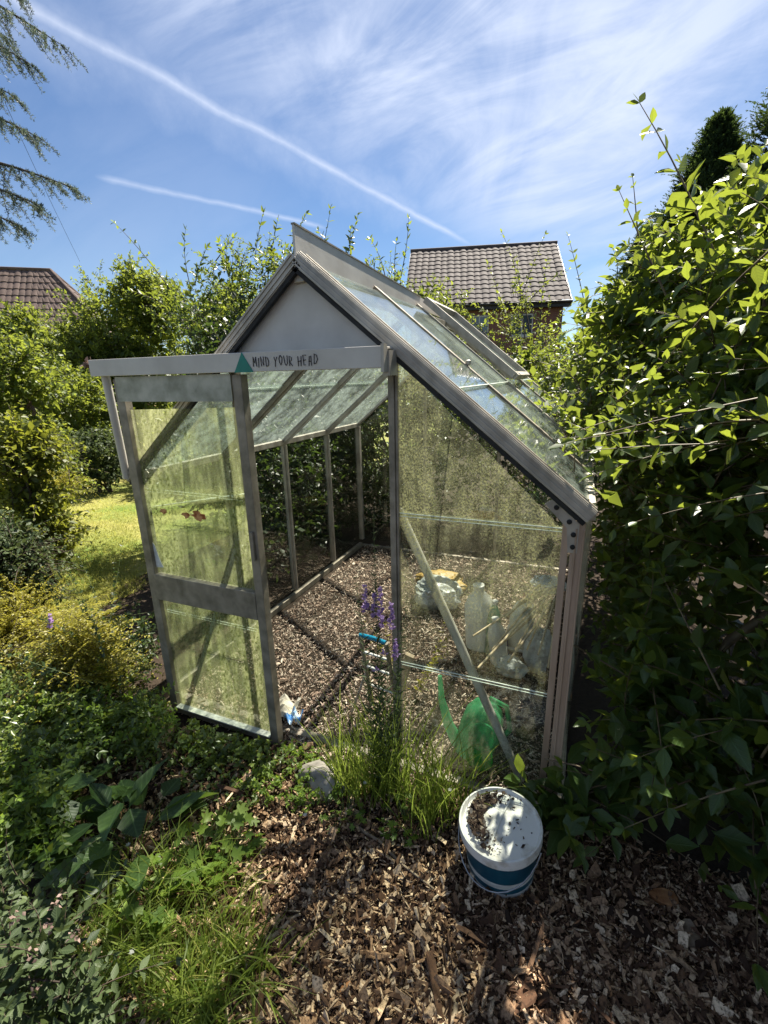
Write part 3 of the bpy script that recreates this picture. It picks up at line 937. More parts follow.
def bottle(c, r, h, m, label, cap, lean=(0, 0), sq=1.0, name='bottle', group=None):
    bt = thing(name, c, label, 'bottle', 'plastic bottles heaped in the greenhouse')
    R3 = Matrix.Rotation(lean[0], 3, 'X') @ Matrix.Rotation(lean[1], 3, 'Y')
    prof = [(r * .9, 0), (r, r * .1), (r, h * .3), (r * .94, h * .36), (r, h * .42), (r, h * .68), (r * .75, h * .8), (r * .36, h * .9), (r * .34, h * .95)]
    part(MB().lathe(prof, c=c, n=20, rot=R3, sq=sq), 'bottle_body', m, bt)
    top = np.array(R3 @ Vector((0, 0, h * .95)))
    part(MB().lathe([(r * .4, 0), (r * .4, h * .06), (r * .34, h * .065)], c=np.array(c) + top, n=14, rot=R3), 'cap', cap, bt)
    return bt


bottle(at(481, 628, 2.78) * [1, 1, 0] + [0, 0, .01], .085, .40, 'milk', 'large milky plastic bottle standing in the heap behind the glass', 'whiteplastic', (.05, -.05), .8)
bottle(at(491, 640, 2.72) * [1, 1, 0] + [0, 0, .01], .045, .33, 'greenbottle', 'green plastic bottle beside the large milky one', 'whiteplastic', (.0, .04))
bottle(at(500, 650, 2.62) * [1, 1, 0] + [0, 0, .01], .05, .28, 'milk', 'small milky bottle between the green bottle and the canes', 'whiteplastic', (.05, -.12))
bottle(at(516, 640, 2.8) * [1, 1, 0] + [0, 0, .01], .07, .34, 'milk', 'white tub shaped bottle with a red cap behind the canes', 'redcap', (.0, .15))


def pot(c, r, h, m, label, rot=None, name='flower_pot', cat='pot'):
    o = MB().lathe([(r * .72, 0), (r * .98, h * .85), (r * 1.06, h * .86), (r * 1.06, h), (r * .98, h), (r * .7, h * .08)], c=c, n=24, rot=rot).build(name, M[m])
    return tag(o, label, cat)


pot(gp(493, 648, .02), .06, .1, 'bluepot', 'dark blue plastic pot lying at the foot of the canes', Matrix.Rotation(1.2, 3, 'Y'))
pot(gp(545, 655, .02), .06, .1, 'bluepot', 'dark blue plastic pot in the corner by the brown post', Matrix.Rotation(.3, 3, 'X'))
def crumple(name, c, r, m, label, cat, seed=0, squash=(1, 1, .8)):
    from mathutils import noise
    bm = bmesh.new(); bmesh.ops.create_icosphere(bm, subdivisions=4, radius=1)
    off = Vector((seed * 3.1, seed * 1.7, 0))
    for v in bm.verts:
        k = 1 + .35 * noise.noise(v.co * 1.6 + off) + .22 * abs(noise.noise(v.co * 4 + off))
        v.co = Vector((v.co.x * k * r * squash[0], v.co.y * k * r * squash[1], v.co.z * k * r * squash[2]))
    me = bpy.data.meshes.new(name); bm.to_mesh(me); bm.free()
    me.materials.append(M[m])
    o = bpy.data.objects.new(name, me); link(o, None, c)
    return tag(o, label, cat)


crumple('plastic_bag', at(541, 626, 2.5) * [1, 1, 0] + [0, 0, .12], .10, 'milk', 'crumpled white bag standing under the canes by the corner post', 'bag', 2, (.7, .7, 1.3))
crumple('sack', at(440, 584, 3.4) * [1, 1, 0] + [0, 0, .14], .13, 'yellowpot', 'dull yellow crumpled sack lying flat at the back of the heap', 'sack', 14, (1.3, .9, .45))
crumple('plastic_bag', at(438, 598, 3.3) * [1, 1, 0] + [0, 0, .10], .13, 'greybag', 'grey plastic bag under the dull yellow sack', 'bag', 5, (1.2, .9, .8))
crumple('plastic_bag', at(548, 590, 2.9) * [1, 1, 0] + [0, 0, .32], .09, 'milk', 'pale plastic bag on top of the heap beside the corner post', 'bag', 8, (1.2, .8, .6))
crumple('plastic_bag', at(512, 655, 2.5) * [1, 1, 0] + [0, 0, .05], .075, 'greybag', 'small grey bag below the canes', 'bag', 11, (1.1, .8, .7))


def cane(p, q, r, label, name='garden_cane'):
    o = MB().tube([p, (np.array(p) * .5 + np.array(q) * .5) + [0, 0, random.uniform(-.01, .01)], q], [r, r * .95, r * .8], 8).build(name, M['cane'])
    return tag(o, label, 'cane', 'garden canes leaning in the heap')


def A(u, v, t): return at(u, v, t)


CN = [((552, 604), 2.55, (508, 662), 2.3, .007, 'garden cane ending beside the dark blue pot at the foot of the heap'), ((544, 588), 2.7, (492, 650), 2.45, .007, 'garden cane just above the thick one'), ((558, 610), 2.5, (548, 668), 2.3, .006, 'nearly upright garden cane against the brown corner post'), ((556, 588), 2.62, (520, 604), 2.66, .008, 'nearly level garden cane at the top of the bundle'), ((547, 594), 2.62, (478, 668), 2.25, .007, 'longest garden cane slanting down to the floor near the brace'),
      ((541, 590), 2.66, (473, 636), 2.42, .006, 'garden cane lying uppermost to the left on the bottles'),
      ((551, 600), 2.6, (500, 645), 2.4, .008, 'thick garden cane in the middle of the bundle'),
      ((549, 592), 2.58, (515, 650), 2.36, .006, 'garden cane below the thick one'),
      ((540, 585), 2.66, (505, 618), 2.5, .009, 'short stout garden cane over the red capped bottle'),
      ((545, 608), 2.52, (527, 650), 2.36, .006, 'steep garden cane in front of the crumpled white bag'),
      ((555, 598), 2.48, (538, 655), 2.3, .006, 'steepest garden cane next to the corner post')]
for (p, tp, q, tq, r, lb) in CN:
    cane(A(*p, tp), A(*q, tq), r, lb)
o = MB().tube([gp(506, 648, .03), gp(526, 652, .03)], .011, 10).build('plastic_pipe', M['whiteplastic']); tag(o, 'short white plastic pipe lying at the foot of the heap', 'pipe')
o = MB().bar(gp(396, 702, .03), at(410, 655, 2.02), .04, .018, (0, 1, .2)).build('wooden_stake', M['palewood'], bevel=.002); tag(o, 'pale wooden stake leaning inside the glass beside the door jamb', 'stake')
# folding frame by the jamb
fr = thing('folding_frame', (.18, .2, 0), 'small folding frame with a turquoise top bar by the right jamb', 'folding frame')
p0, p1 = at(360, 635, 2.02), at(386, 643, 1.93)
part(MB().tube([p0, (p0 + p1) / 2 + [0, 0, .004], p1], .010, 10), 'top_bar', 'turq', fr)
a0, a1 = gp(372, 702, .01), gp(398, 712, .01)
part(MB().tube([p0, a0], .010, 8), 'leg', 'alu_dark', fr)
part(MB().tube([p1, a1], .010, 8), 'leg', 'alu_dark', fr)
for s in (.22, .42, .7):
    part(MB().tube([p0 + (a0 - p0) * s, p1 + (a1 - p1) * s], .006, 8), 'rung', 'whiteplastic', fr)
part(MB().tube([p0 + (a0 - p0) * .5, gp(352, 712, .01)], .006, 8), 'back_leg', 'alu', fr)


def sheet(name, c, w, h, m, label, cat, seed):
    rs = random.Random(seed); mb = MB(); n = 8
    V = [(c[0] + w * (i / n - .5), c[1] + h * (j / n - .5), c[2] + .012 + rs.uniform(0, .018) + .02 * math.sin(i * 1.1 + j * .7)) for j in range(n + 1) for i in range(n + 1)]
    F = [(j * (n + 1) + i, j * (n + 1) + i + 1, (j + 1) * (n + 1) + i + 1, (j + 1) * (n + 1) + i) for j in range(n) for i in range(n)]
    o = mb.add(V, F).build(name, M[m], recalc=False)
    sm = o.modifiers.new('thick', 'SOLIDIFY'); sm.thickness = .0015
    return tag(o, label, cat)


sheet('wrapper', gp(294, 720, .02), .07, .07, 'bluepaper', 'blue and white wrapper on the floor just right of the door edge', 'wrapper', 1)
sheet('paper_scrap', gp(283, 711, .012), .13, .14, 'creampaper', 'creased pale paper under the blue wrapper', 'paper', 2)
# ------------------------------------------------------------------ plants
def shoots(GL, GS, p0, d, L, K, ll, lw, droop=.3, tmpl=T_SIMPLE, ang=58, up=.8, r0=.003, mask=outside_house, s0=.12, tip=.45, opp=2, flat=False, hang=.25, curl=.15, jit=.25):
    """leafy shoots: curved stems with opposite leaves along them"""
    p0 = np.asarray(p0, float).reshape(-1, 3); N = len(p0)
    if N == 0: return
    d = unit(np.broadcast_to(np.asarray(d, float), (N, 3))); L = np.broadcast_to(np.asarray(L, float), (N,))
    droop = np.broadcast_to(droop, (N,))
    S = 7
    s = np.linspace(0, 1, S)
    side = rng.normal(0, curl, (N, 3)); side -= d * (side * d).sum(1, keepdims=True)
    def pos(q):   # q (N,K)
        return (p0[:, None] + d[:, None] * (L[:, None] * q)[..., None] + side[:, None] * (L[:, None] * q ** 2)[..., None]
                + np.array([0, 0, -1.0]) * ((droop * L)[:, None] * q ** 2.0)[..., None])
    PS = pos(np.broadcast_to(s, (N, S)))
    if mask is not None:
        ok = mask(PS.reshape(-1, 3)).reshape(N, S)
        ok = ok[:, 2:].all(1)
    else:
        ok = np.ones(N, bool)
    if GS is not None:
        GS.tubes(PS[ok], np.broadcast_to(r0 * (1 - .75 * s), (ok.sum(), S)) * (L[ok] / max(1e-6, L.mean()))[:, None] ** .5, 4)
    q = np.linspace(s0, 1, K)[None] + rng.uniform(-.3, .3, (N, K)) / K
    q = np.clip(q, 0, 1)
    P = pos(q); T = unit(pos(np.minimum(q + .02, 1.05)) - pos(q - .02))
    ref = np.array([0, 0, 1.0])
    a = np.cross(T, ref); bad = np.linalg.norm(a, axis=-1) < .1
    a[bad] = np.array([1.0, 0, 0]); a = unit(a); b = np.cross(a, T)
    ph = (np.zeros((N, K)) if flat else (np.arange(K)[None] % 2) * PI / 2 + rng.uniform(0, 2 * PI, (N, 1))) + rng.normal(0, jit, (N, K))
    basev = rng.random(N)
    for j in range(opp):
        f = ph + j * 2 * PI / opp
        rad = a * np.cos(f)[..., None] + b * np.sin(f)[..., None]
        an = math.radians(ang) + rng.normal(0, .2, (N, K))
        ax = T * np.cos(an)[..., None] + rad * np.sin(an)[..., None] + np.array([0, 0, -1.0]) * hang * rng.random((N, K))[..., None]
        nr = np.array([0, 0, 1.0]) * up + b * .4 + rng.normal(0, .5, (N, K, 3))
        sz = (1 - (1 - tip) * q ** 2) * rng.uniform(.55, 1.2, (N, K))
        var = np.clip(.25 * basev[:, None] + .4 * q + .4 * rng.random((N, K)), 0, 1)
        okk = ok[:, None] & np.ones((1, K), bool)
        GL.leaves(P[okk], ax[okk], nr[okk], (ll * sz)[okk], (lw * sz)[okk], tmpl, var[okk], mask)
    # leading leaf
    GL.leaves(P[:, -1][ok], T[:, -1][ok], (np.array([0, 0, 1.0]) + rng.normal(0, .4, (N, 3)))[ok], ll * tip, lw * tip, tmpl, np.clip(basev[ok] + .4, 0, 1), mask)


def ell(blobs, n, lo=.6, hi=1.0, zmin=-.3):
    """points and outward normals on a set of ellipsoids [(centre, radii)]"""
    w = np.array([r[0] * r[1] + r[1] * r[2] + r[0] * r[2] for _, r in blobs]); w = w / w.sum()
    P = []; D = []
    for (c, r), k in zip(blobs, rng.multinomial(n, w)):
        u = unit(rng.normal(0, 1, (k, 3))); u = u[u[:, 2] > zmin]
        rho = rng.uniform(lo, hi, (len(u), 1))
        P.append(np.array(c) + u * np.array(r) * rho); D.append(unit(u / np.array(r)))
    return np.concatenate(P), np.concatenate(D)


def shrub(name, label, cat, blobs, n, L, K, ll, lw, m, stem_m, droop=.25, tmpl=T_SIMPLE, up=.5, group=None, fill=0, fill_size=None, lo=.6, extra=None, r0=.003, trunk=None, zmin=-.3, mask=outside_house, bias=(0, 0, .45), base=None, **kw):
    cs = np.array([b[0] for b in blobs])
    loc = np.array(base) if base is not None else np.array([cs[:, 0].mean(), cs[:, 1].mean(), 0])
    t = thing(name, loc, label, cat, group)
    GL = Geo(); GS = Geo()
    P, D = ell(blobs, n, lo, 1.0, zmin)
    d = unit(D + np.array(bias) + rng.normal(0, .35, P.shape))
    LL = L * rng.uniform(.6, 1.35, len(P))
    p0 = P - d * (LL * .65)[:, None]
    ok = p0[:, 2] > .02
    shoots(GL, GS, p0[ok], d[ok], LL[ok], K, ll, lw, droop, tmpl, up=up, r0=r0, mask=mask, **kw)
    if fill:
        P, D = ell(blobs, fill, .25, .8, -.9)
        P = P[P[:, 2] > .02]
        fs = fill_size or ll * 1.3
        GL.leaves(P, rng.normal(0, 1, P.shape), rng.normal(0, .7, P.shape) + [0, 0, 1], fs, fs * .55, T_SIMPLE, rng.random(len(P)) * .4, mask)  # inner leaves keep to darker tones, painting in the shade inside
    # woody stems from the base up into the blobs
    k = trunk or 6
    ps = []
    tips, _ = ell(blobs, k * 3, .3, .8, 0)
    tips = tips[:k]
    for q in tips:
        b0 = loc + np.array([rng.normal(0, .08), rng.normal(0, .08), 0])
        ss = np.linspace(0, 1, 7)[:, None]
        ps.append(b0 + (q - b0) * np.concatenate([ss ** 1.25, ss ** 1.25, ss ** .85], 1) + rng.normal(0, .02, (7, 3)))
    ps = np.array(ps)
    if mask is not None:
        ps = ps[np.array([mask(p[1:]).all() for p in ps], bool)] if len(ps) else ps
    if len(ps):
        GS.tubes(ps, np.broadcast_to(np.linspace(r0 * 4.5, r0 * 1.5, 7), (len(ps), 7)), 6)
    if extra: extra(GL, GS)
    GL.build('foliage', m, t)
    GS.build('stems', stem_m, t)
    return t


M['stem_red'] = noisy('reddish_stem', (.07, .045, .025), (.16, .12, .06), 25, .6)
M['stem_brown'] = noisy('brown_stem', (.035, .025, .018), (.10, .075, .05), 25, .8)
M['stem_green'] = noisy('green_stem', (.06, .09, .025), (.13, .17, .06), 25, .6)
M['leaf_big'] = leafmat('broad_shrub_leaf', (.024, .052, .014), (.06, .11, .026), (.38, .46, .05), .44, .36, .5, .55)
M['leaf_climb'] = leafmat('climber_leaf', (.024, .05, .014), (.065, .11, .026), (.34, .42, .05), .44, .38, .45)
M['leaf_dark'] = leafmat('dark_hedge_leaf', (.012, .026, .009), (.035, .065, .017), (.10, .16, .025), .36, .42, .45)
M['leaf_mid'] = leafmat('mid_green_leaf', (.035, .066, .014), (.13, .18, .036), (.40, .47, .06), .45, .48, .4)
M['leaf_lime'] = leafmat('lime_green_leaf', (.06, .09, .016), (.17, .19, .035), (.42, .45, .05), .45, .48, .4)
M['leaf_gold'] = leafmat('golden_leaf', (.10, .11, .015), (.34, .31, .04), (.60, .55, .05), .42, .45, .4)
M['leaf_vinca'] = leafmat('glossy_ground_leaf', (.035, .07, .015), (.14, .19, .045), (.34, .42, .06), .38, .3, .55)
M['leaf_fresh'] = leafmat('fresh_green_leaf', (.055, .11, .017), (.16, .24, .035), (.42, .56, .06), .45, .5, .35)
M['leaf_blade'] = leafmat('broad_basal_leaf', (.026, .058, .016), (.065, .115, .03), (.18, .28, .04), .38, .42, .4, .5)
M['leaf_grey'] = leafmat('grey_green_leaf', (.03, .052, .020), (.085, .12, .045), (.15, .20, .06), .34, .5, .35, .3)
M['leaf_conifer'] = leafmat('conifer_spray', (.014, .030, .012), (.045, .08, .028), (.09, .14, .03), .3, .6, .25)
M['leaf_cedar'] = leafmat('cedar_needle', (.05, .075, .06), (.15, .19, .155), (.20, .26, .17), .3, .55, .3)
M['petal'] = leafmat('purple_petal', (.30, .18, .42), (.60, .42, .72), (.62, .42, .78), .45, .6, .2)
M['petal_pink'] = leafmat('dry_pink_petal', (.20, .13, .11), (.40, .29, .25), (.3, .2, .17), .4, .6, .2)
M['petal_white'] = leafmat('white_petal', (.6, .6, .55), (.8, .8, .75), (.8, .8, .7), .4, .6, .2)

def rp(u, v, h):
    """a point h above the right roof slope on the line of sight through a pixel"""
    d = ray(u, v); n = np.array([SL, 0, 1.0])
    return CAMP + d * ((RIDGE - CAMP @ n) / (d @ n)) + np.array([0, 0, h])


# --- right: broad leaved shrubs along the glasshouse
def near_extra(GL, GS):
    # the tall shoot against the sky and its smaller neighbours
    for (a, ta, b, tb, K, ll) in (((733, 300), 1.75, (646, 88), 1.95, 10, .125), ((700, 330), 2.1, (700, 190), 2.2, 7, .11), ((668, 300), 2.2, (612, 187), 2.35, 7, .075), ((640, 270), 2.5, (633, 168), 2.6, 6, .07)):
        p0 = at(*a, ta); p1 = at(*b, tb); dd = p1 - p0; L = np.linalg.norm(dd)
        shoots(GL, GS, p0[None], unit(dd + [0, 0, .06 * L])[None], np.array([L]), K, ll, ll * .5, .06, T_BROAD, ang=52, up=.9, r0=.006, s0=.1, tip=.55, curl=.03)
    br = np.array([at(640, 760, 1.9), at(690, 690, 1.75), at(730, 640, 1.6), at(790, 600, 1.5), at(860, 560, 1.5)])
    GS.tubes(br[None], np.array([[.012, .014, .016, .018, .02]]), 8)
    # long side sprays nearer the camera
    for (a, ta, b, tb, K, ll) in (((760, 420), 1.3, (640, 440), 1.5, 8, .075), ((770, 250), 1.35, (650, 380), 1.7, 8, .08), ((720, 690), 1.3, (640, 560), 1.6, 7, .075), ((765, 780), 1.2, (640, 830), 1.3, 6, .075),
                                   ((700, 640), 1.5, (580, 570), 1.75, 7, .06), ((690, 780), 1.35, (655, 800), 1.3, 5, .085), ((660, 730), 1.5, (520, 770), 1.72, 6, .085), ((770, 600), 1.25, (690, 560), 1.5, 7, .085)):
        p0 = at(*a, ta); p1 = at(*b, tb); dd = p1 - p0; L = np.linalg.norm(dd)
        shoots(GL, GS, p0[None], unit(dd + [0, 0, .2 * L])[None], np.array([L]), K, ll, ll * .52, .2, T_BROAD, ang=55, up=.9, r0=.004, tip=.6, curl=.05)


shrub('leafy_shrub', 'tall broad leaved shrub right of the bucket, one long shoot against the sky', 'shrub',
      [((1.95, .35, 1.30), (.66, .62, 1.30)), ((1.62, -.10, .50), (.45, .36, .55)), ((1.45, .65, .85), (.40, .60, .95)), ((2.3, .35, 1.45), (.6, .6, 1.2)), ((1.62, .9, 1.6), (.42, .45, .75)), ((1.35, .15, .30), (.28, .25, .32)), ((1.22, .3, .5), (.18, .5, .5)), ((1.17, 0, .25), (.14, .2, .3)), (at(690, 262, 2.4), (.34, .34, .4)), (at(628, 318, 2.6), (.3, .35, .35)), (at(772, 225, 2.0), (.32, .3, .40)), ((2.15, -.5, 1.1), (.55, .5, 1.2)), ((2.1, -1.3, 1.2), (.6, .6, 1.35)), ((1.85, -.3, .35), (.5, .35, .35))],  # lobes beyond the right view edge are unseen, added to darken lower right
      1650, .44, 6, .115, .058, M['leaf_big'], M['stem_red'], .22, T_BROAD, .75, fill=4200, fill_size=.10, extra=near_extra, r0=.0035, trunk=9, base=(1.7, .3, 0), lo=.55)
def roof_extra(GL, GS):
    # leafy tips leaning in over the roof edge
    for (u, v, h) in ((540, 400, .06), (556, 430, .08), (530, 375, .10), (572, 460, .08), (585, 485, .08), (560, 400, .16), (548, 380, .18), (575, 430, .16), (590, 462, .14), (520, 352, .12), (540, 355, .22), (565, 415, .04), (580, 445, .2), (596, 500, .10), (528, 395, .05), (552, 448, .04), (600, 520, .04), (590, 505, .16)):
        tip = rp(u, v, h)
        for _ in range(3):
            p0 = tip + np.array([rng.uniform(.28, .5), rng.uniform(-.12, .2), rng.uniform(-.02, .22)])
            dd = tip + rng.normal(0, .03, 3) - p0; L = np.linalg.norm(dd)
            shoots(GL, GS, p0[None], unit(dd + [0, 0, .12 * L])[None], np.array([L * 1.1]), 7, .07, .037, .12, T_BROAD, ang=55, up=.8, r0=.003, tip=.7, curl=.05)


shrub('climbing_shrub', 'dense leafy climber leaning over the right roof edge of the greenhouse', 'shrub',
      [((1.50, 1.55, 1.2), (.52, .65, 1.25)), ((1.6, 2.5, 1.1), (.62, .75, 1.2)), ((1.22, 2.0, 1.60), (.30, .75, .45)), *[(rp(u, v, h), (r, r * 1.3, r)) for u, v, h, r in ((545, 405, .12, .14), (566, 445, .10, .13), (582, 478, .08, .11), (528, 372, .14, .15), (560, 385, .2, .2), (592, 505, .06, .10), (548, 428, .05, .07))], (at(600, 350, 3.0), (.3, .35, .25)), ((1.10, .75, 1.32), (.20, .5, .36)), ((.98, 1.3, 1.48), (.26, .55, .30)), ((1.12, 1.1, 1.1), (.22, .6, .42)), ((2.1, 1.6, 1.4), (.6, .9, 1.2)), ((1.2, 1.2, .5), (.2, .9, .5))],
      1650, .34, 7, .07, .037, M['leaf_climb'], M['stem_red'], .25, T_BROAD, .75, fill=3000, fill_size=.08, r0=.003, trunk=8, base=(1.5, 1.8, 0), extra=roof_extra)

# --- hedge along the left wall, behind and over the greenhouse
shrub('boundary_hedge', 'dark dense hedge pressed against the left side of the greenhouse', 'hedge',
      [((-1.65, 1.7, .95), (.66, .9, 1.1)), ((-1.65, 3.0, 1.2), (.72, .9, 1.4)), ((-2.3, 2.6, 1.4), (.7, .9, 1.35)), ((-1.35, 2.3, .6), (.36, 1.3, .7)), ((-1.2, 1.7, .3), (.22, 1.2, .4))],
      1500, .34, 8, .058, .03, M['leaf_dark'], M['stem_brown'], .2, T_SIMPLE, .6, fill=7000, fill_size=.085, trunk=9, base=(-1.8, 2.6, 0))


def sprays(lst, ll, m_kw=None):
    def f(GL, GS):
        for (a, ta, b, tb, K) in lst:
            p0 = at(*a, ta); p1 = at(*b, tb); dd = p1 - p0; L = np.linalg.norm(dd)
            shoots(GL, GS, p0[None], unit(dd + [0, 0, .15 * L])[None], np.array([L]), K, ll, ll * .42, .15, T_LANCE, ang=50, up=.7, r0=.006, tip=.7, curl=.08, s0=.2)
    return f


shrub('honeysuckle', 'sunlit honeysuckle behind the greenhouse sending long sprays above the roof', 'shrub',
      [(at(185, 315, 4.9), (.5, .4, .45)), (at(235, 290, 4.9), (.5, .4, .5)), (at(290, 280, 5.0), (.6, .4, .45)), (at(360, 290, 5.1), (.6, .4, .35)), (at(425, 305, 5.1), (.4, .4, .3)), ((-1.5, 3.8, 1.5), (.9, .7, 1.5)), ((-.5, 3.7, 1.25), (.8, .6, 1.25)), ((-2.4, 3.6, 1.55), (.8, .7, 1.4)), ((.4, 3.9, 1.0), (.7, .6, 1.1))],
      1500, .36, 9, .058, .028, M['leaf_climb'], M['stem_brown'], .25, T_SIMPLE, .6, fill=3000, fill_size=.08, trunk=9, base=(-1, 3.8, 0),
      extra=sprays([((172, 292), 4.7, (101, 206), 4.6, 9), ((190, 285), 4.8, (172, 224), 4.8, 8), ((215, 262), 4.9, (240, 235), 4.9, 6), ((255, 260), 5.0, (261, 208), 5.0, 7), ((290, 250), 5.0, (308, 208), 5.0, 8),
                    ((330, 262), 5.0, (318, 222), 5.1, 6), ((345, 265), 5.0, (362, 208), 5.1, 8), ((385, 275), 5.0, (372, 228), 5.0, 6), ((400, 280), 5.1, (418, 216), 5.2, 8), ((235, 270), 4.9, (212, 262), 4.8, 6),
                    ((155, 300), 4.9, (128, 290), 4.8, 6), ((320, 262), 5.2, (335, 205), 5.2, 7), ((275, 262), 5.0, (232, 240), 4.9, 7), ((270, 260), 5, (280, 215), 5, 8), ((300, 262), 5, (292, 225), 5, 8), ((350, 270), 5, (350, 222), 5, 8), ((395, 285), 5.0, (392, 235), 5.0, 8), ((195, 285), 4.8, (205, 240), 4.8, 8), ((228, 275), 4.8, (222, 240), 4.8, 8)], .085))
shrub('rose_arch_shrub', 'thin arching shrub with airy sprays in front of the brick house', 'shrub',
      [((.35, 4.9, 1.7), (.6, .45, .8)), ((.1, 4.7, 2.2), (.3, .3, .5)), (at(450, 325, 5.2), (.4, .3, .22)), (at(430, 300, 5.2), (.35, .3, .25)), (at(525, 355, 5.2), (.5, .3, .2))],
      260, .38, 9, .045, .024, M['leaf_mid'], M['stem_brown'], .3, T_SIMPLE, .6, trunk=6, base=(.4, 4.9, 0), lo=.3,
      extra=sprays([((530, 330), 5.2, (503, 213), 5.2, 18), ((530, 300), 5.2, (568, 262), 5.2, 10), ((520, 300), 5.2, (548, 232), 5.3, 10), ((505, 330), 5.2, (470, 300), 5.2, 12), ((590, 330), 4.6, (565, 228), 4.7, 10), ((490, 340), 5.0, (440, 290), 5.0, 12),
                    ((545, 345), 5.0, (520, 275), 5.1, 12), ((480, 350), 5.0, (455, 268), 5.1, 12), ((525, 340), 5.2, (512, 235), 5.2, 16), ((540, 340), 5.1, (540, 255), 5.1, 14), ((515, 350), 5.0, (486, 255), 5.1, 14), ((500, 350), 5.0, (535, 300), 5.1, 12), ((470, 345), 5, (500, 300), 5, 10)], .07))
shrub('low_back_shrub', 'low sunlit shrub seen through the back panes of the greenhouse', 'shrub',
      [((.6, 3.35, .7), (.9, .5, .95)), ((1.5, 3.3, .8), (.6, .6, 1.1)), ((-.4, 3.25, .75), (.7, .45, .95)), ((.3, 3.0, .3), (1.1, .3, .4)), ((-1.0, 3.0, .75), (.5, .45, .95)), ((-.6, 3.6, 1.0), (.6, .5, 1.0))],
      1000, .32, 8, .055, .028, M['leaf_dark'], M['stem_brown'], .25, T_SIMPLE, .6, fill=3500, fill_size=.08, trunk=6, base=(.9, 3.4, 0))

# --- left background shrubs round the lawn
BG = 'shrubs round the lawn'
for (c, r, n, m, nm, lb) in (
    ((-7.6, 5.6, 1.9), (1.5, 1.3, 1.95), 1300, 'leaf_mid', 'round_bush', 'big round bush with yellowish top under the brown tiled roof at the left'),
    ((-4.7, 5.6, 1.6), (1.35, 1.1, 1.75), 1000, 'leaf_mid', 'round_bush', 'sunny bush between the big round bush and the greenhouse gable'),
    ((-10.2, 5.4, 1.6), (1.5, 1.4, 1.7), 900, 'leaf_mid', 'round_bush', 'bush at the left edge under the eaves of the brown tiled roof'),
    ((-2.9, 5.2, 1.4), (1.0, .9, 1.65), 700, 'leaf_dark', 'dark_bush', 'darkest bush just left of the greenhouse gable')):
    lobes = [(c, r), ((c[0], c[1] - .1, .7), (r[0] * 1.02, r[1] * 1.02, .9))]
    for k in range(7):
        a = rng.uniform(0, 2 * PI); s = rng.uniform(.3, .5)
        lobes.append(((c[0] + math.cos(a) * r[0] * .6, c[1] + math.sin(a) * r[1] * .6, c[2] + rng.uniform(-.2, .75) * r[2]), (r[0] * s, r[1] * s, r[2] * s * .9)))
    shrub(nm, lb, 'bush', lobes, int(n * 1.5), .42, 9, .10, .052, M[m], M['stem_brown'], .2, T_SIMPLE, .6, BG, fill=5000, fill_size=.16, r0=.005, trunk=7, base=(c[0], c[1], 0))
for (u, v, tt, rx, rz, n, m, ll, lb) in ((66, 400, 7.4, .85, .66, 620, 'leaf_mid', .075, 'rose bush with faded pink blooms beside the left end of the door rail'),
                                          (5, 380, 4.8, .6, .62, 480, 'leaf_mid', .075, 'leafy bush at the left edge above the lime green one'),
                                          (95, 445, 6.8, .5, .3, 160, 'leaf_grey', .06, 'low greyish bush at the far edge of the lawn'),
                                          (18, 452, 3.5, .36, .36, 330, 'leaf_lime', .06, 'lime green sunlit bush at the left edge beside the lawn'),
                                          (5, 560, 3.0, .30, .36, 330, 'leaf_grey', .04, 'small leaved greyish bush under the lime green one')):
    c = at(u, v, tt)
    def bloom(GL, GS, c=c, rx=rx, rz=rz, on='pink' in lb): pass
    shrub('garden_bush', lb, 'bush', [(c, (rx, rx, rz)), (np.array([c[0], c[1], c[2] * .45]), (rx * .95, rx * .95, max(.2, c[2] * .55)))], int(n * 1.4), .34, 7, ll, ll * .58, M[m], M['stem_brown'], .3, T_BROAD if tt < 4 else T_LANCE, .6, BG, fill=1500, trunk=5, base=(c[0], c[1], 0), r0=.004)
GP = Geo()
for (u, v) in ((86, 362), (90, 366), (28, 405), (34, 410)):
    c = at(u, v, 4.9)
    k = 14
    GP.leaves(c + rng.normal(0, .02, (k, 3)), rng.normal(0, 1, (k, 3)), rng.normal(0, 1, (k, 3)), .055, .045, T_SIMPLE)
tag(GP.build('faded_roses', M['petal_pink']), 'faded pink rose blooms on the bush left of the door rail', 'roses', kind='stuff')

# --- golden arching shrub, ground cover and weeds at the left front
def fronds(GL, GS):
    for _ in range(95):
        p0 = at(rng.uniform(10, 110), rng.uniform(615, 700), rng.uniform(2.2, 2.45)); p1 = p0 + (at(rng.uniform(112, 172), rng.uniform(585, 690), rng.uniform(2.08, 2.25)) - p0) * rng.uniform(.5, 1)
        dd = p1 - p0; L = np.linalg.norm(dd)
        shoots(GL, GS, p0[None], unit(dd + [0, 0, .25 * L])[None], np.array([L * 1.05]), 26, .024, .014, .25, T_SIMPLE, ang=62, up=1.2, r0=.0016, tip=.6, curl=.06, flat=True, jit=.12, hang=.05)


def gold(name, label, c, r, n, L, m, bias, ll=.013, extra=None):
    return shrub(name, label, 'shrub', [(c, r)], n, L, 22, ll, ll * .62, M[m], M['stem_brown'], .38, T_SIMPLE, .8, 'golden shrubs at the left', fill=500, fill_size=.02, lo=.3, trunk=5, base=(c[0], c[1], 0), r0=.0016, ang=65, flat=True, bias=bias, curl=.12, tip=.7, zmin=-.5, extra=extra)


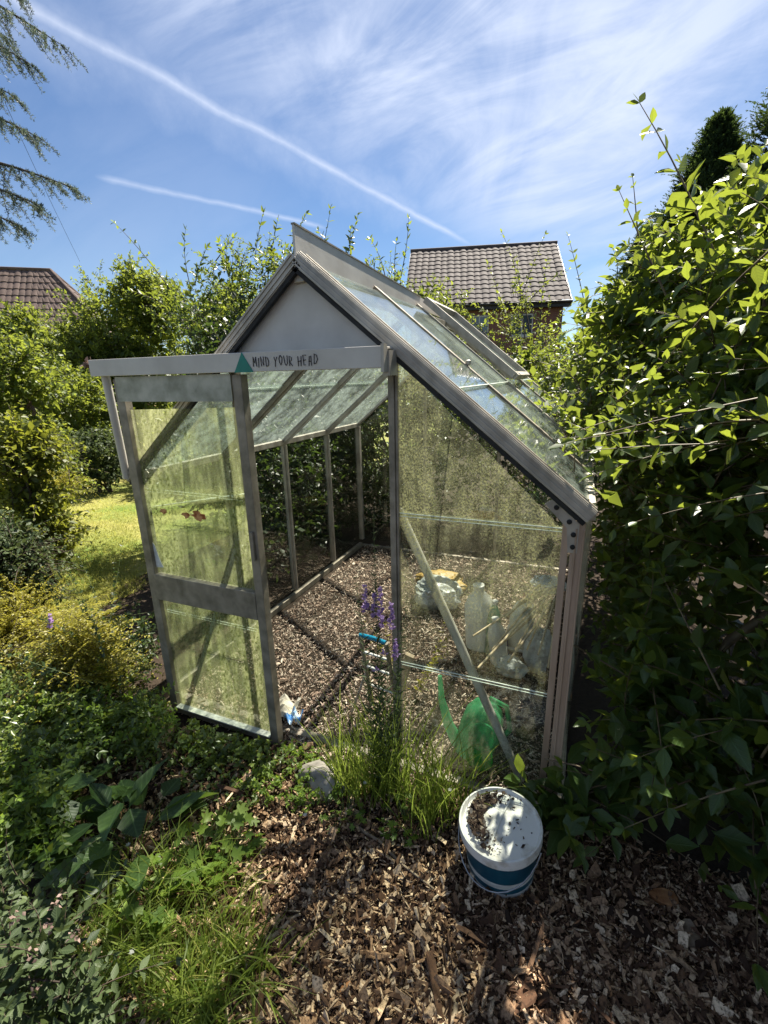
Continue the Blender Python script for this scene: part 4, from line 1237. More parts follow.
gold('golden_honeysuckle', 'golden yellow arching shrub with tiny leaves at the left edge', at(8, 628, 2.7), (.42, .36, .38), 850, .40, 'leaf_gold', (.3, -.2, .5), .018)
gold('golden_honeysuckle', 'yellow green fern like shrub arching over the lower left of the door', at(80, 650, 2.36), (.30, .20, .26), 330, .55, 'leaf_gold', (.9, -.15, .35), .021, fronds)
gold('golden_honeysuckle', 'dull golden low sprays between the lime green bush and the lawn', at(40, 478, 4.2), (.5, .3, .18), 300, .42, 'leaf_gold', (.4, -.1, .3), .02)


def cover(name, label, cat, quad, n, L, K, ll, lw, m, hmax, tmpl=T_BROAD, group=None, up=1.0, droop=.5, dens=None):
    """low plants rooted over a patch given by pixel corners (u0,v0,u1,v1) on the ground"""
    u0, v0, u1, v1 = quad
    uu = rng.uniform(u0, u1, n); vv = rng.uniform(v0, v1, n)
    P = np.array([gp(a, b) for a, b in zip(uu, vv)])
    loc = np.array([P[:, 0].mean(), P[:, 1].mean(), 0])
    t = thing(name, loc, label, cat, group)
    GL = Geo(); GS = Geo()
    P[:, 2] = .005 + rng.random(n) * hmax
    d = unit(rng.normal(0, .7, P.shape) + np.array([0, -.1, .8]))
    shoots(GL, GS, P, d, L * rng.uniform(.6, 1.3, n), K, ll, lw, droop, tmpl, up=up, r0=.0014, s0=.2, tip=.6)
    GL.build('foliage', m, t); GS.build('stems', M['stem_green'], t)
    return t


cover('dark_undergrowth', 'dark low undergrowth between the golden shrub and the left stile of the door', 'undergrowth', (85, 640, 160, 700), 90, .26, 9, .034, .02, M['leaf_dark'], .25)
cover('periwinkle', 'glossy dark periwinkle under the yellow green arching shrub', 'ground cover', (70, 690, 175, 775), 230, .22, 7, .035, .018, M['leaf_vinca'], .12)
cover('periwinkle', 'glossy dark periwinkle at the left edge below the golden shrub', 'ground cover', (-40, 700, 90, 800), 260, .24, 7, .036, .018, M['leaf_vinca'], .2)
cover('ivy_patch', 'low leafy ivy patch under the bottom corner of the door', 'ground cover', (180, 735, 275, 775), 150, .12, 6, .028, .02, M['leaf_vinca'], .04)
cover('rough_weeds', 'dark rough weeds on the ground behind the back left corner of the greenhouse', 'weeds', (352, 468, 430, 540), 420, .45, 9, .06, .032, M['leaf_dark'], .35)
cover('creeping_weeds', 'pale green creeping weeds between the door corner and the stone', 'weeds', (245, 740, 335, 812), 120, .10, 6, .022, .015, M['leaf_fresh'], .02)
cover('creeping_weeds', 'small weeds scattered left of the stone beside the mulch', 'weeds', (185, 780, 260, 820), 50, .09, 6, .022, .014, M['leaf_vinca'], .02)
cover('thorny_sprig', 'thin leafy stems climbing beside the left stile of the door', 'sprig', (98, 700, 128, 740), 22, .55, 16, .024, .014, M['leaf_dark'], .35, droop=.05)
cover('dark_undergrowth', 'dark undergrowth behind the broad basal leaves', 'undergrowth', (-30, 800, 70, 870), 180, .26, 7, .034, .02, M['leaf_mid'], .15)
cover('leafy_weeds', 'mixed yellow green weeds between the golden shrub and the broad dark leaves', 'weeds', (0, 712, 175, 762), 170, .26, 9, .03, .017, M['leaf_fresh'], .15)
cover('leafy_weeds', 'tangle of small leaved stems at the far left above the corner bush', 'weeds', (-40, 800, 70, 880), 160, .26, 9, .028, .015, M['leaf_fresh'], .18)

# grass seed heads etc.: geranium clump
def rosette(name, label, cat, c, n, ll, lw, m, h, tmpl, spread, petiole=.0, group=None, lean=.5):
    t = thing(name, c, label, cat, group)
    GL = Geo(); GS = Geo()
    a = rng.uniform(0, 2 * PI, n); rr = spread * np.sqrt(rng.random(n))
    out = np.stack([np.cos(a), np.sin(a), np.zeros(n)], 1)
    tip = np.array(c) + out * rr[:, None] + np.stack([np.zeros(n), np.zeros(n), h * (1 - .6 * (rr / spread) ** 2) * rng.uniform(.6, 1.1, n)], 1)
    if petiole:
        s = np.linspace(0, 1, 5)
        base = np.array(c) + out * (rr * .2)[:, None]
        PP = base[:, None] + (tip - base)[:, None] * np.stack([s ** 1.4, s ** 1.4, s ** .8], -1)[None]
        GS.tubes(PP, np.full((n, 5), .0014), 4)
        ax = out + rng.normal(0, .3, out.shape) + [0, 0, .1]
        nr = np.array([0, 0, 1.0]) + out * .2 + rng.normal(0, .3, out.shape)
        GL.leaves(tip, ax, nr, ll * rng.uniform(.6, 1.2, n), lw * rng.uniform(.8, 1.1, n), tmpl, None, outside_house)
    else:
        ax = out * (1 - lean) + np.array([0, 0, 1.0]) * lean * rng.uniform(.6, 1.5, n)[:, None] + rng.normal(0, .12, out.shape)
        nr = -out * .8 + np.array([0, 0, .8]) + rng.normal(0, .15, out.shape)
        base = np.array(c) + out * rr[:, None] * .25 + [0, 0, .01]
        GL.leaves(base, ax, nr, ll * rng.uniform(.65, 1.15, n), lw * rng.uniform(.8, 1.15, n), tmpl, None, outside_house)
    GL.build('leaves', m, t)
    if petiole: GS.build('stalks', M['stem_green'], t)
    return t


def _strap():
    """long arching broad leaf with a raised margin and a sunk midrib"""
    P = []; K = 9
    for i in range(K):
        s = i / (K - 1); w = math.sin(PI * min(1, s * .93 + .05)) ** .8 * (1 - .15 * s)
        z = .10 * math.sin(s * PI) - .30 * s * s
        P += [(s, -w, z + .035 * w + .012 * (-1) ** i), (s, -w * .5, z + .02 * w), (s, 0, z - .01), (s, w * .5, z + .02 * w), (s, w, z + .035 * w - .012 * (-1) ** i)]
    F = []
    for i in range(K - 1):
        for j in range(4):
            a = i * 5 + j; F += [(a, a + 6, a + 1), (a, a + 5, a + 6)]
    return np.array(P, float), np.array(F)


T_STRAP = _strap()
rosette('broad_leaved_plant', 'dark plant with long broad leaves in the shade left of the mulch', 'plant', gp(132, 848), 26, .16, .085, M['leaf_blade'], .20, T_BROAD, .15, petiole=1, group='broad leaved plants')
rosette('broad_leaved_plant', 'smaller broad leaved plant at the left edge in deep shade', 'plant', gp(66, 825), 16, .15, .08, M['leaf_blade'], .2, T_BROAD, .12, petiole=1, group='broad leaved plants')
for i, (u, v, n, s, lb) in enumerate(((205, 868, 46, .14, 'fresh green lobed leaves in the sun between the broad leaves and the mulch'), (165, 905, 36, .13, 'lobed leaves nearest the dark grey green bush'), (235, 850, 18, .07, 'small lobed seedlings at the edge of the mulch'))):
    rosette('cranesbill', lb, 'plant', gp(u, v), n, .05, .055, M['leaf_fresh'], .12, T_LOBED, s, petiole=1, group='cranesbill clumps')


def grass(name, label, spots, n, L, W, m=None, droop=.55, spread=.06, lean=.35, group='grass clumps'):
    c0 = np.array([gp(u, v) for u, v in spots])
    P = c0[rng.integers(0, len(c0), n)] + np.concatenate([rng.normal(0, spread, (n, 2)), np.zeros((n, 1))], 1)
    d = unit(rng.normal(0, lean, (n, 3)) * [1, 1, .2] + [0, 0, 1])
    LL = L * rng.uniform(.45, 1.25, n)
    ok = outside_house(P + d * LL[:, None]) & outside_house(P + d * (LL * .5)[:, None]) & outside_house(P + [0, 0, .02])
    G = Geo(); G.blades(P[ok], d[ok], LL[ok], rng.uniform(.6, 1.2, ok.sum()) * W, 6, droop * rng.uniform(.3, 1.4, ok.sum()))
    o = G.build(name, m or grass_m)
    return tag(o, label, 'grass', group)


grass('grass_clump', 'sunlit grass clump at the bottom left beside the mulch', [(170, 985), (220, 960), (190, 1010), (245, 975), (150, 950), (215, 1020)], 620, .20, .0075, spread=.045)
grass('dry_grass', 'straw coloured dry grass mixed into the sunlit grass clump', [(200, 970), (245, 990), (180, 1000), (225, 930)], 130, .17, .004, m=grass_dry, spread=.06, group='dry grass')
grass('grass_clump', 'long bright grass behind the grey green bush at the lower left edge', [(60, 960), (110, 985), (90, 1015), (20, 1000)], 520, .24, .006, spread=.06)
grass('grass_clump', 'long thin grass arching over the lobed leaves', [(130, 895), (180, 890), (215, 905)], 240, .28, .004, spread=.05)
grass('grass_clump', 'tall grass tuft at the foot of the right door jamb', [(352, 790), (370, 800), (385, 790), (402, 800)], 240, .52, .0055, spread=.04, lean=.16, droop=.2)
grass('grass_clump', 'grass tuft along the base of the right front pane beside the bucket', [(420, 800), (440, 810), (458, 800), (430, 825)], 260, .40, .0055, spread=.045, lean=.2, droop=.25)
grass('grass_clump', 'few pale grass blades in the doorway', [(345, 790), (338, 785), (352, 795)], 70, .36, .005, spread=.02, lean=.15, droop=.3)
rosette('cranesbill', 'small weeds with notched leaves between the stone and the grass tuft', 'plant', gp(345, 815), 26, .03, .03, M['leaf_fresh'], .07, T_LOBED, .08, petiole=1, group='cranesbill clumps')
rosette('cranesbill', 'small lobed weeds in front of the right pane left of the bucket', 'plant', gp(405, 825), 34, .03, .03, M['leaf_fresh'], .09, T_LOBED, .09, petiole=1, group='cranesbill clumps')

# toadflax: tall stems with narrow leaves and purple spikes
def toadflax(label, stems, group='purple toadflax'):
    base = np.mean([s[0] for s in stems], axis=0)
    t = thing('purple_toadflax', base, label, 'flower', group)
    GL = Geo(); GS = Geo(); FL = []
    for (p0, p1, f0, f1) in stems:
        GF = Geo(); FL.append(GF)
        dd = p1 - p0; L = np.linalg.norm(dd)
        shoots(GL, GS, p0[None], unit(dd)[None], np.array([L]), int(L / .022), .045, .009, .0, T_LANCE, ang=55, up=.6, r0=.0022, opp=3, mask=None, curl=.02, tip=.25, s0=.03)
        k = int((f1 - f0) * L / .006) * 3
        s = rng.uniform(f0, f1, k)
        a = rng.uniform(0, 2 * PI, k)
        rad = np.stack([np.cos(a), np.sin(a), rng.uniform(-.1, .9, k)], 1)
        GF.leaves(p0 + dd * s[:, None], rad, rng.normal(0, 1, (k, 3)), .018 * (1.15 - (s - f0) / (f1 - f0 + 1e-6) * .6), .012, T_SIMPLE)
    GL.build('leaves', M['leaf_grey'], t); GS.build('stems', M['stem_green'], t); [g_.build('flower_spike', M['petal'], t) for g_ in FL]


yj = -.17
def jam(u, v): return aty(u, v, yj - .02)
toadflax('tall purple toadflax standing against the right door jamb', [
    (gp(386, 790), jam(380, 580), .80, .97), (gp(382, 786), jam(371, 516), .68, .76), (gp(392, 792), jam(391, 600), .86, .99), (gp(376, 790), jam(364, 578), .86, .97), (gp(398, 792), jam(396, 640), .9, 1.0), (gp(390, 795), jam(384, 650), .97, 1.0), (gp(380, 798), jam(376, 668), .97, 1.0)])
b = at(48, 700, 2.15) * [1, 1, 0]
toadflax('single purple flower spike in front of the golden shrub', [(b, at(50, 612, 2.15), .86, .99), (b + [.04, .02, 0], at(62, 690, 2.15), .95, 1)])
# dry yellow weed inside the glasshouse
t = thing('dry_weed', gp(412, 690), 'yellowing weed growing inside behind the right pane', 'weed')
GL = Geo(); GS = Geo()
nn = 8
shoots(GL, GS, np.tile(gp(412, 690), (nn, 1)) + rng.normal(0, .04, (nn, 3)) * [1, 1, 0], rng.normal(0, .25, (nn, 3)) + [0, 0, 1], rng.uniform(.3, .5, nn), 10, .035, .016, .15, T_LANCE, r0=.002, mask=None)
GL.build('foliage', M['leaf_gold'], t); GS.build('stems', M['cane'], t)

# broad leaves by the bucket and the grey green bush at the lower left corner
wb = gp(540, 812)
t = thing('broad_leaved_weed', wb, 'dark leafy weed between the bucket and the brown corner post', 'plant', 'broad leaved plants')
GL = Geo(); GS = Geo()
nn = 22
shoots(GL, GS, wb + [.03, -.03, 0] + rng.normal(0, .055, (nn, 3)) * [1.2, .3, 0], rng.normal(0, .3, (nn, 3)) + [-.12, -.12, 1], rng.uniform(.16, .36, nn), 5, .10, .052, .3, T_BROAD, r0=.003, s0=.3, tip=.8)
GL.build('foliage', M['leaf_big'], t); GS.build('stems', M['stem_green'], t)
shrub('grey_green_bush', 'grey green leafy bush in shade at the lower left corner', 'bush', [(at(40, 975, 1.0), (.17, .15, .2)), (at(-10, 930, 1.15), (.2, .2, .22)), (at(75, 1040, .95), (.14, .12, .16))],
      150, .2, 8, .036, .02, M['leaf_grey'], M['stem_brown'], .35, T_BROAD, .8, fill=250, fill_size=.035, trunk=6, base=tuple(gp(20, 1050)), r0=.002, lo=.4,
      mask=lambda P: (np.linalg.norm(P - CAMP, axis=1) > .6) & (P[:, 2] > 0))
# small pink buds on it
GP = Geo()
for (u, v) in ((60, 900), (48, 925), (30, 955), (75, 935), (20, 915), (38, 990)):
    c = at(u, v, .93); k = 10
    GP.leaves(c + rng.normal(0, .006, (k, 3)), rng.normal(0, 1, (k, 3)), rng.normal(0, 1, (k, 3)), .010, .007, T_SIMPLE)
tag(GP.build('bud_clusters', M['petal_pink']), 'tiny pinkish bud clusters on the grey green corner bush', 'buds', kind='stuff')
GP = Geo()
for (u, v) in ((128, 845), (365, 783), (398, 768), (305, 815), (450, 790), (132, 952)):
    c = gp(u, v, .12); k = 6; a = np.arange(k) * PI / 3
    GP.leaves(np.tile(c, (k, 1)), np.stack([np.cos(a), np.sin(a), np.full(k, .3)], 1), np.tile([0, 0, 1.0], (k, 1)), .009, .006, T_SIMPLE)
tag(GP.build('daisies', M['petal_white']), 'tiny white flowers dotted among the weeds', 'flowers', kind='stuff')

# --- conifers behind the right hedge
def conifer(label, c, rx, h, n):
    t = thing('conifer_tree', c, label, 'tree', 'dark conifers at the right')
    GL = Geo(); GS = Geo()
    z = h * rng.random(n) ** .8; a = rng.uniform(0, 2 * PI, n)
    prof = np.clip(1.02 - (z / h) ** 1.6, .03, 1) * rx * (1 + .14 * np.sin(a * 5 + z * 2.3) + .10 * np.sin(z * 5 + a * 2))
    rr = prof * rng.uniform(.78, 1.02, n)
    out = np.stack([np.cos(a), np.sin(a), np.zeros(n)], 1)
    P = np.array(c) + out * rr[:, None] + np.stack([np.zeros(n), np.zeros(n), z], 1)
    d = unit(out * .7 + [0, 0, .8] + rng.normal(0, .3, out.shape))
    L = rng.uniform(.22, .5, n)
    shoots(GL, None, P - d * (L * .5)[:, None], d, L, 11, .085, .026, .1, T_SIMPLE, ang=32, up=.2, mask=None, flat=True, tip=.6, hang=.1)
    # deeper filler foliage, its inner shade put into darker leaf tones
    k = n * 2
    z = h * rng.random(k) ** .9; a = rng.uniform(0, 2 * PI, k); rr = np.clip(1.0 - (z / h) ** 1.6, .02, 1) * rx * rng.uniform(.3, .8, k)
    GL.leaves(np.array(c) + np.stack([rr * np.cos(a), rr * np.sin(a), z], 1), rng.normal(0, 1, (k, 3)) + [0, 0, 1], rng.normal(0, 1, (k, 3)), .24, .12, T_SIMPLE, rng.random(k) * .4)
    GL.build('crown', M['leaf_conifer'], t)
    MB().tube([c, np.array(c) + [0, 0, h * .9]], [rx * .14, .02], 10).build('trunk', M['stem_brown'], t)


def grd(u, v, tt): return at(u, v, tt) * [1, 1, 0]


conifer('tallest dark conifer rising behind the right shrub', grd(812, 300, 7.5), 2.2, 7.6, 5200)
conifer('dark conifer in the middle of the row behind the climber', grd(694, 300, 9.0), 2.0, 5.8, 4600)
conifer('lowest conifer nearest the brick house', grd(640, 300, 10.5), 1.6, 4.5, 2400)

# --- cedar at the left: trunk outside the picture, boughs reaching in
cb = np.array([-7.9, 2.3, 0.0])
ced = thing('cedar_tree', cb, 'blue green cedar boughs reaching in at the top left corner', 'tree')
MB().tube([cb, cb + [.1, 0, 3], cb + [.05, .1, 6], cb + [0, 0, 9]], [.26, .22, .15, .06], 12).build('trunk', M['stem_brown'], ced)
GL = Geo(); GS = Geo()
for (a, ta, b, tb) in (((-260, 0), 6.0, (60, 44), 5.0), ((-260, 40), 6.0, (30, 64), 5.0), ((-240, 90), 6.0, (14, 96), 5.1), ((-260, 120), 6.0, (40, 138), 5.0), ((-240, 180), 6.0, (74, 188), 4.9), ((-250, 200), 6.0, (42, 206), 4.9), ((-230, 220), 6, (20, 226), 5.0), ((-260, -60), 6.2, (22, -6), 5.1), ((-200, 40), 6.4, (10, 40), 5.6)):
    p0, p1 = at(*a, ta), at(*b, tb)
    p0 = np.array([cb[0], cb[1], p0[2]])
    ss = np.linspace(0, 1, 40)[:, None]
    path = p0 + (p1 - p0) * ss + np.array([0, 0, .28]) * np.sin(ss * PI) * .9
    GS.tubes(path[None, ::3], np.linspace(.05, .004, len(path[::3]))[None], 6)
    sel = path[14:]
    k = len(sel)
    for rep in range(2):
        td = unit(p1 - p0)
        sidev = unit(np.cross(td, [0, 0, 1.0]))
        sg = np.where(rng.random(k) < .5, -1, 1)[:, None]
        d = unit(td * .55 + sidev * sg * rng.uniform(.2, 1.0, (k, 1)) + np.array([0, 0, -.75]) * rng.uniform(.2, 1.3, (k, 1)))
        Ls = .50 * rng.uniform(.5, 1.2, k) * (1.15 - np.linspace(0, .75, k))
        q = np.linspace(.05, 1, 11)
        PP = sel[:, None] + d[:, None] * (Ls[:, None] * q)[..., None] + np.array([0, 0, -.25]) * (Ls[:, None] * q ** 2)[..., None]
        GS.tubes(PP[:, ::2], np.broadcast_to(np.linspace(.005, .0015, 6), (k, 6)), 3)
        # needle whorls
        for w in range(7):
            X_ = PP.reshape(-1, 3)
            dd = np.repeat(d, 11, axis=0)
            GL.leaves(X_ + rng.normal(0, .006, X_.shape), rng.normal(0, .8, X_.shape) + dd * .5 + [0, 0, .5], rng.normal(0, 1, X_.shape), .036, .0065, T_SIMPLE)
GL.build('needles', M['leaf_cedar'], ced); GS.build('boughs', M['stem_brown'], ced)

# --- overhead cable
p0, p1 = at(-200, -360, 6), at(80, 262, 22)
pts = [p0 + (p1 - p0) * s - np.array([0, 0, .9]) * math.sin(PI * s) * .35 for s in np.linspace(0, 1, 16)]
M['cable'] = noisy('black_cable', (.01, .01, .012), (.02, .02, .022), 10, .6)
tag(MB().tube(pts, .006, 6).build('overhead_cable', M['cable']), 'thin black overhead cable crossing the sky at the left', 'cable')

# ------------------------------------------------------------------ houses
def tilemat(name, c1, c2):
    m, t, o = mat(name)
    co = t.tex('Object')
    br = t.n.new('ShaderNodeTexBrick'); t.l.new(co, br.inputs[0])
    n = t.noise(co, 2.2, 5, .6); n2 = t.noise(co, 30, 3)
    c = t.ramp(t.math('ADD', t.math('MULTIPLY', n, .6), t.math('MULTIPLY', n2, .4)), [(.3, c1), (.7, c2)])
    t.l.new(t.pbsdf(c, .8, 0, .3, t.bump(n2, .3, .01)), o)
    return m


M['tile_grey'] = tilemat('concrete_tile', (.04, .032, .031), (.12, .10, .096))
M['tile_brown'] = tilemat('red_brown_tile', (.06, .042, .037), (.155, .11, .095))
m, t, o_ = mat('red_brick')
co = t.tex('Object'); sep = t.n.new('ShaderNodeSeparateXYZ'); t.l.new(co, sep.inputs[0])
cmb = t.n.new('ShaderNodeCombineXYZ'); t.l.new(t.math('ADD', sep.outputs[0], sep.outputs[1]), cmb.inputs[0]); t.l.new(sep.outputs[2], cmb.inputs[1])
br = t.n.new('ShaderNodeTexBrick'); t.l.new(cmb.outputs[0], br.inputs['Vector'])
br.inputs['Color1'].default_value = (.13, .042, .027, 1); br.inputs['Color2'].default_value = (.19, .065, .042, 1); br.inputs['Mortar'].default_value = (.20, .16, .13, 1)
br.inputs['Scale'].default_value = 1; br.inputs['Mortar Size'].default_value = .008; br.inputs['Brick Width'].default_value = .225; br.inputs['Row Height'].default_value = .0445
n = t.noise(co, 3, 4)
c = t.mixc(t.math('MULTIPLY', n, .5), br.outputs['Color'], (.14, .06, .04))
t.l.new(t.pbsdf(c, .85, 0, .25, t.bump(br.outputs['Fac'], -.3, .01)), o_)
M['brick'] = m
M['fascia'] = noisy('dark_fascia', (.015, .014, .014), (.035, .033, .03), 8, .5)
M['upvc'] = noisy('white_window_frame', (.34, .34, .32), (.46, .46, .44), 6, .4)
m, t, o_ = mat('window_glass'); t.l.new(t.pbsdf((.05, .07, .09), .05, 0, .8), o_); M['winglass'] = m


def tile_roof(e0, e1, r0, r1, rows, tile=.30, rise=.04, step=.03):
    """pantiled slope from the eave line e0-e1 up to the ridge line r0-r1"""
    e0, e1, r0, r1 = (np.array(p, float) for p in (e0, e1, r0, r1))
    nrm = np.cross(e1 - e0, r0 - e0); nrm /= np.linalg.norm(nrm)
    if nrm[2] < 0: nrm = -nrm
    W = np.linalg.norm(e1 - e0); nt = int(W / tile) * 6
    V = []; F = []
    zs = []
    for i in range(rows):
        zs += [(i / rows, step), ((i + 1) / rows - 1e-4, 0)]
    for (s, h) in zs:
        a = e0 + (r0 - e0) * s; b = e1 + (r1 - e1) * s
        for j in range(nt + 1):
            w = j / nt
            q_ = float((a + (b - a) * w - e0) @ (e1 - e0)) / W
            V.append(a + (b - a) * w + nrm * (h + rise * abs(math.sin(q_ / tile * PI)) ** .7 + .012 * math.sin(int(s * rows + .01) * 12.9 + int(q_ / tile) * 78.2) + .015 * math.sin(w * 5 + s * 3)))
    for i in range(len(zs) - 1):
        for j in range(nt):
            k = i * (nt + 1) + j
            F.append((k, k + 1, k + nt + 2, k + nt + 1))
    return MB().add(V, F)


def brick_house(name, label, eL, eR, n, depth, rise, zbase, windows, roofmat, group=None, gutter=True):
    """front eave line from eL to eR (world), n = horizontal unit vector away from the viewer"""
    eL, eR, n = np.array(eL, float), np.array(eR, float), np.array(n, float)
    ex = (eR - eL); ex[2] = 0; W = np.linalg.norm(ex); ex /= W
    base = np.array([eL[0], eL[1], zbase])
    h = thing(name, base, label, 'house', group)
    h.rotation_euler = (0, 0, math.atan2(ex[1], ex[0]))
    E = eL[2] - zbase
    Lc = lambda x, y, z: base + np.array([x, y, z])      # children are laid out in the house's own axes
    k = .35
    w = MB().prism([Lc(.25, k, 0), Lc(.25, depth - k, 0), Lc(.25, depth - k, E - .12), Lc(.25, depth / 2, E - .12 + rise * (depth / 2 - k) / (depth / 2)), Lc(.25, k, E - .12)], (W - .5, 0, 0))
    w.build('wall', M['brick'], h)
    tile_roof(Lc(0, 0, E), Lc(W, 0, E), Lc(0, depth / 2, E + rise), Lc(W, depth / 2, E + rise), max(6, int(depth / 2 / .3))).build('roof', roofmat, h, recalc=False)
    tile_roof(Lc(0, depth, E), Lc(W, depth, E), Lc(0, depth / 2, E + rise), Lc(W, depth / 2, E + rise), max(6, int(depth / 2 / .3))).build('roof', roofmat, h, recalc=False)
    MB().tube([Lc(-.02, depth / 2, E + rise + .02), Lc(W + .02, depth / 2, E + rise + .02)], .1, 8).build('ridge_tiles', roofmat, h)
    MB().box(Lc(0, .02, E - .22), Lc(W, .06, E - .02)).build('fascia', M['fascia'], h)
    MB().box(Lc(0, .0605, E - .22), Lc(W, k - .002, E - .19)).build('soffit', M['fascia'], h)
    if gutter:
        MB().tube([Lc(-.02, -.04, E - .04), Lc(W + .02, -.04, E - .04)], .055, 8).build('gutter', M['fascia'], h)
    for sx in (0, W):
        MB().bar(Lc(sx, .0, E - .1), Lc(sx, depth / 2, E + rise - .1), .03, .2, (0, 0, 1)).build('barge_board', M['upvc'], h)
    for (x0, x1, z0, z1, mull) in windows:
        fr = MB()
        y = k - .03
        fr.box(Lc(x0, y, z0), Lc(x0 + .06, y + .045, z1)).box(Lc(x1 - .06, y, z0), Lc(x1, y + .045, z1)).box(Lc(x0 + .061, y, z0), Lc(x1 - .061, y + .045, z0 + .06)).box(Lc(x0 + .061, y, z1 - .06), Lc(x1 - .061, y + .045, z1))
        for i in range(1, mull + 1):
            xm = x0 + (x1 - x0) * i / (mull + 1)
            fr.box(Lc(xm - .03, y + .002, z0 + .061), Lc(xm + .03, y + .04, z1 - .061))
        wo = fr.build('window', M['upvc'], h)
        MB().box(Lc(x0 + .03, y + .022, z0 + .03), Lc(x1 - .03, y + .028, z1 - .03)).build('pane', M['winglass'], wo)
        MB().box(Lc(x0 - .05, y - .05, z0 - .07), Lc(x1 + .05, y + .02, z0 - .003)).build('sill', M['upvc'], wo)
    return h


eR = at(572, 300, 19.0); eL = at(404, 304, 19.9); eL[2] = eR[2]
ex = eR - eL; ex /= np.linalg.norm(ex)
Wd = np.linalg.norm(eR - eL)
brick_house('brick_house', 'red brick house with a grey tiled roof behind the greenhouse', eL, eR, (-ex[1], ex[0], 0), 8.0, 3.05, -.1,
            [(Wd - 5.0, Wd - 4.35, eR[2] - 1.15, eR[2] - .32, 0), (Wd - 4.1, Wd - 3.3, eR[2] - 1.15, eR[2] - .32, 1), (Wd - 2.35, Wd - 1.45, eR[2] - 1.2, eR[2] - .32, 1), (Wd - 3.8, Wd - 1.8, 1.2, 2.5, 2)], M['tile_grey'])
a = at(-140, 300, 25); b = at(75, 268, 25)
eR2 = at(132, 358, 25); eL2 = at(-240, 373, 21); eL2[2] = eR2[2]
ex = eR2 - eL2; ex /= np.linalg.norm(ex)
hz = eR2[2]
hs = thing('tiled_house', (eR2[0], eR2[1], -.1), 'house showing only its red brown tiled hipped roof at the left edge', 'house')
nb = np.array([-ex[1], ex[0], 0])
# hipped roof: two ridge ends
W2 = 11.0
A_ = eR2; B_ = eR2 - ex * W2; C_ = B_ + nb * 8; D_ = A_ + nb * 8
r1_ = A_ - ex * 4.2 + nb * 4.0 + [0, 0, 4.9]; r2_ = B_ + ex * 4.0 + nb * 4.0 + [0, 0, 4.9]
tile_roof(B_, A_, r2_, r1_, 13).build('roof', M['tile_brown'], hs, recalc=False)
tile_roof(A_, D_, r1_, r1_ + nb * .01, 13).build('roof', M['tile_brown'], hs, recalc=False)
tile_roof(D_, C_, r1_, r2_, 13).build('roof', M['tile_brown'], hs, recalc=False)
tile_roof(C_, B_, r2_, r2_ + nb * .01, 13).build('roof', M['tile_brown'], hs, recalc=False)
for (p, q) in ((A_, r1_), (D_, r1_), (B_, r2_), (C_, r2_), (r1_, r2_)):
    MB().tube([p + [0, 0, .05], q + [0, 0, .05]], .09, 8).build('ridge_tiles', M['tile_brown'], hs)
pp_ = [A_ - ex * .4 + nb * .4, B_ + ex * .4 + nb * .4, C_ + ex * .4 - nb * .4, D_ - ex * .4 - nb * .4]
MB().prism([np.array([p[0], p[1], -.1]) for p in pp_], (0, 0, hz - .05 + .1)).build('wall', M['brick'], hs)

# ------------------------------------------------------------------ sky, sun
SUN_EL, SUN_AZ = math.radians(57), math.radians(9)      # azimuth from +Y towards +X
w = bpy.data.worlds.new('World'); sc.world = w; w.use_nodes = True
t = NT(w.node_tree); t.n.clear()
out = t.n.new('ShaderNodeOutputWorld'); bg = t.n.new('ShaderNodeBackground')
sky = t.n.new('ShaderNodeTexSky'); sky.sky_type = 'NISHITA'; sky.sun_disc = False
sky.sun_elevation = SUN_EL; sky.sun_rotation = SUN_AZ; sky.air_density = 1.0; sky.dust_density = .0; sky.ozone_density = 4.5; sky.altitude = 0
hs_ = t.n.new('ShaderNodeHueSaturation'); hs_.inputs['Saturation'].default_value = 1.05; hs_.inputs['Hue'].default_value = .503; t.l.new(sky.outputs[0], hs_.inputs['Color'])
dirv = t.vmath('NORMALIZE', t.tex('Generated'))


def band(p, q, w0, w1, strength, seed):
    """a straight trail across the sky (a great circle) between two directions"""
    a = unit(ray(*p)); b = unit(ray(*q)); n = unit(np.cross(a, b)); mid = unit(a + b); al = unit(np.cross(n, mid))
    half = math.acos(float(a @ b)) / 2
    wob = t.math('MULTIPLY', t.math('SUBTRACT', t.noise(dirv, 9 + seed, 4, .6), .5), w0 * 1.6)
    dn = t.math('ABSOLUTE', t.math('ADD', t.vmath('DOT_PRODUCT', dirv, tuple(n)), wob))
    s = t.vmath('DOT_PRODUCT', dirv, tuple(al))          # -sin(half)..sin(half)
    k = t.math('DIVIDE', t.math('ADD', s, math.sin(half)), 2 * math.sin(half), clamp=True)
    width = t.math('ADD', w0, t.math('MULTIPLY', k, w1 - w0))
    prof = t.math('SUBTRACT', 1.0, t.math('DIVIDE', dn, width), clamp=True)
    prof = t.math('POWER', prof, 1.3)
    ends = t.math('MULTIPLY', t.smooth(s, -math.sin(half) * 1.05, -math.sin(half) * .8), t.math('SUBTRACT', 1.0, t.smooth(s, math.sin(half) * .85, math.sin(half) * 1.05)))
    front = t.math('GREATER_THAN', t.vmath('DOT_PRODUCT', dirv, tuple(mid)), 0.0)
    tex = t.math('ADD', .55, t.math('MULTIPLY', t.noise(dirv, 26 + seed, 5, .65), .9))
    return t.math('MULTIPLY', t.math('MULTIPLY', t.math('MULTIPLY', prof, ends), front), t.math('MULTIPLY', tex, strength))


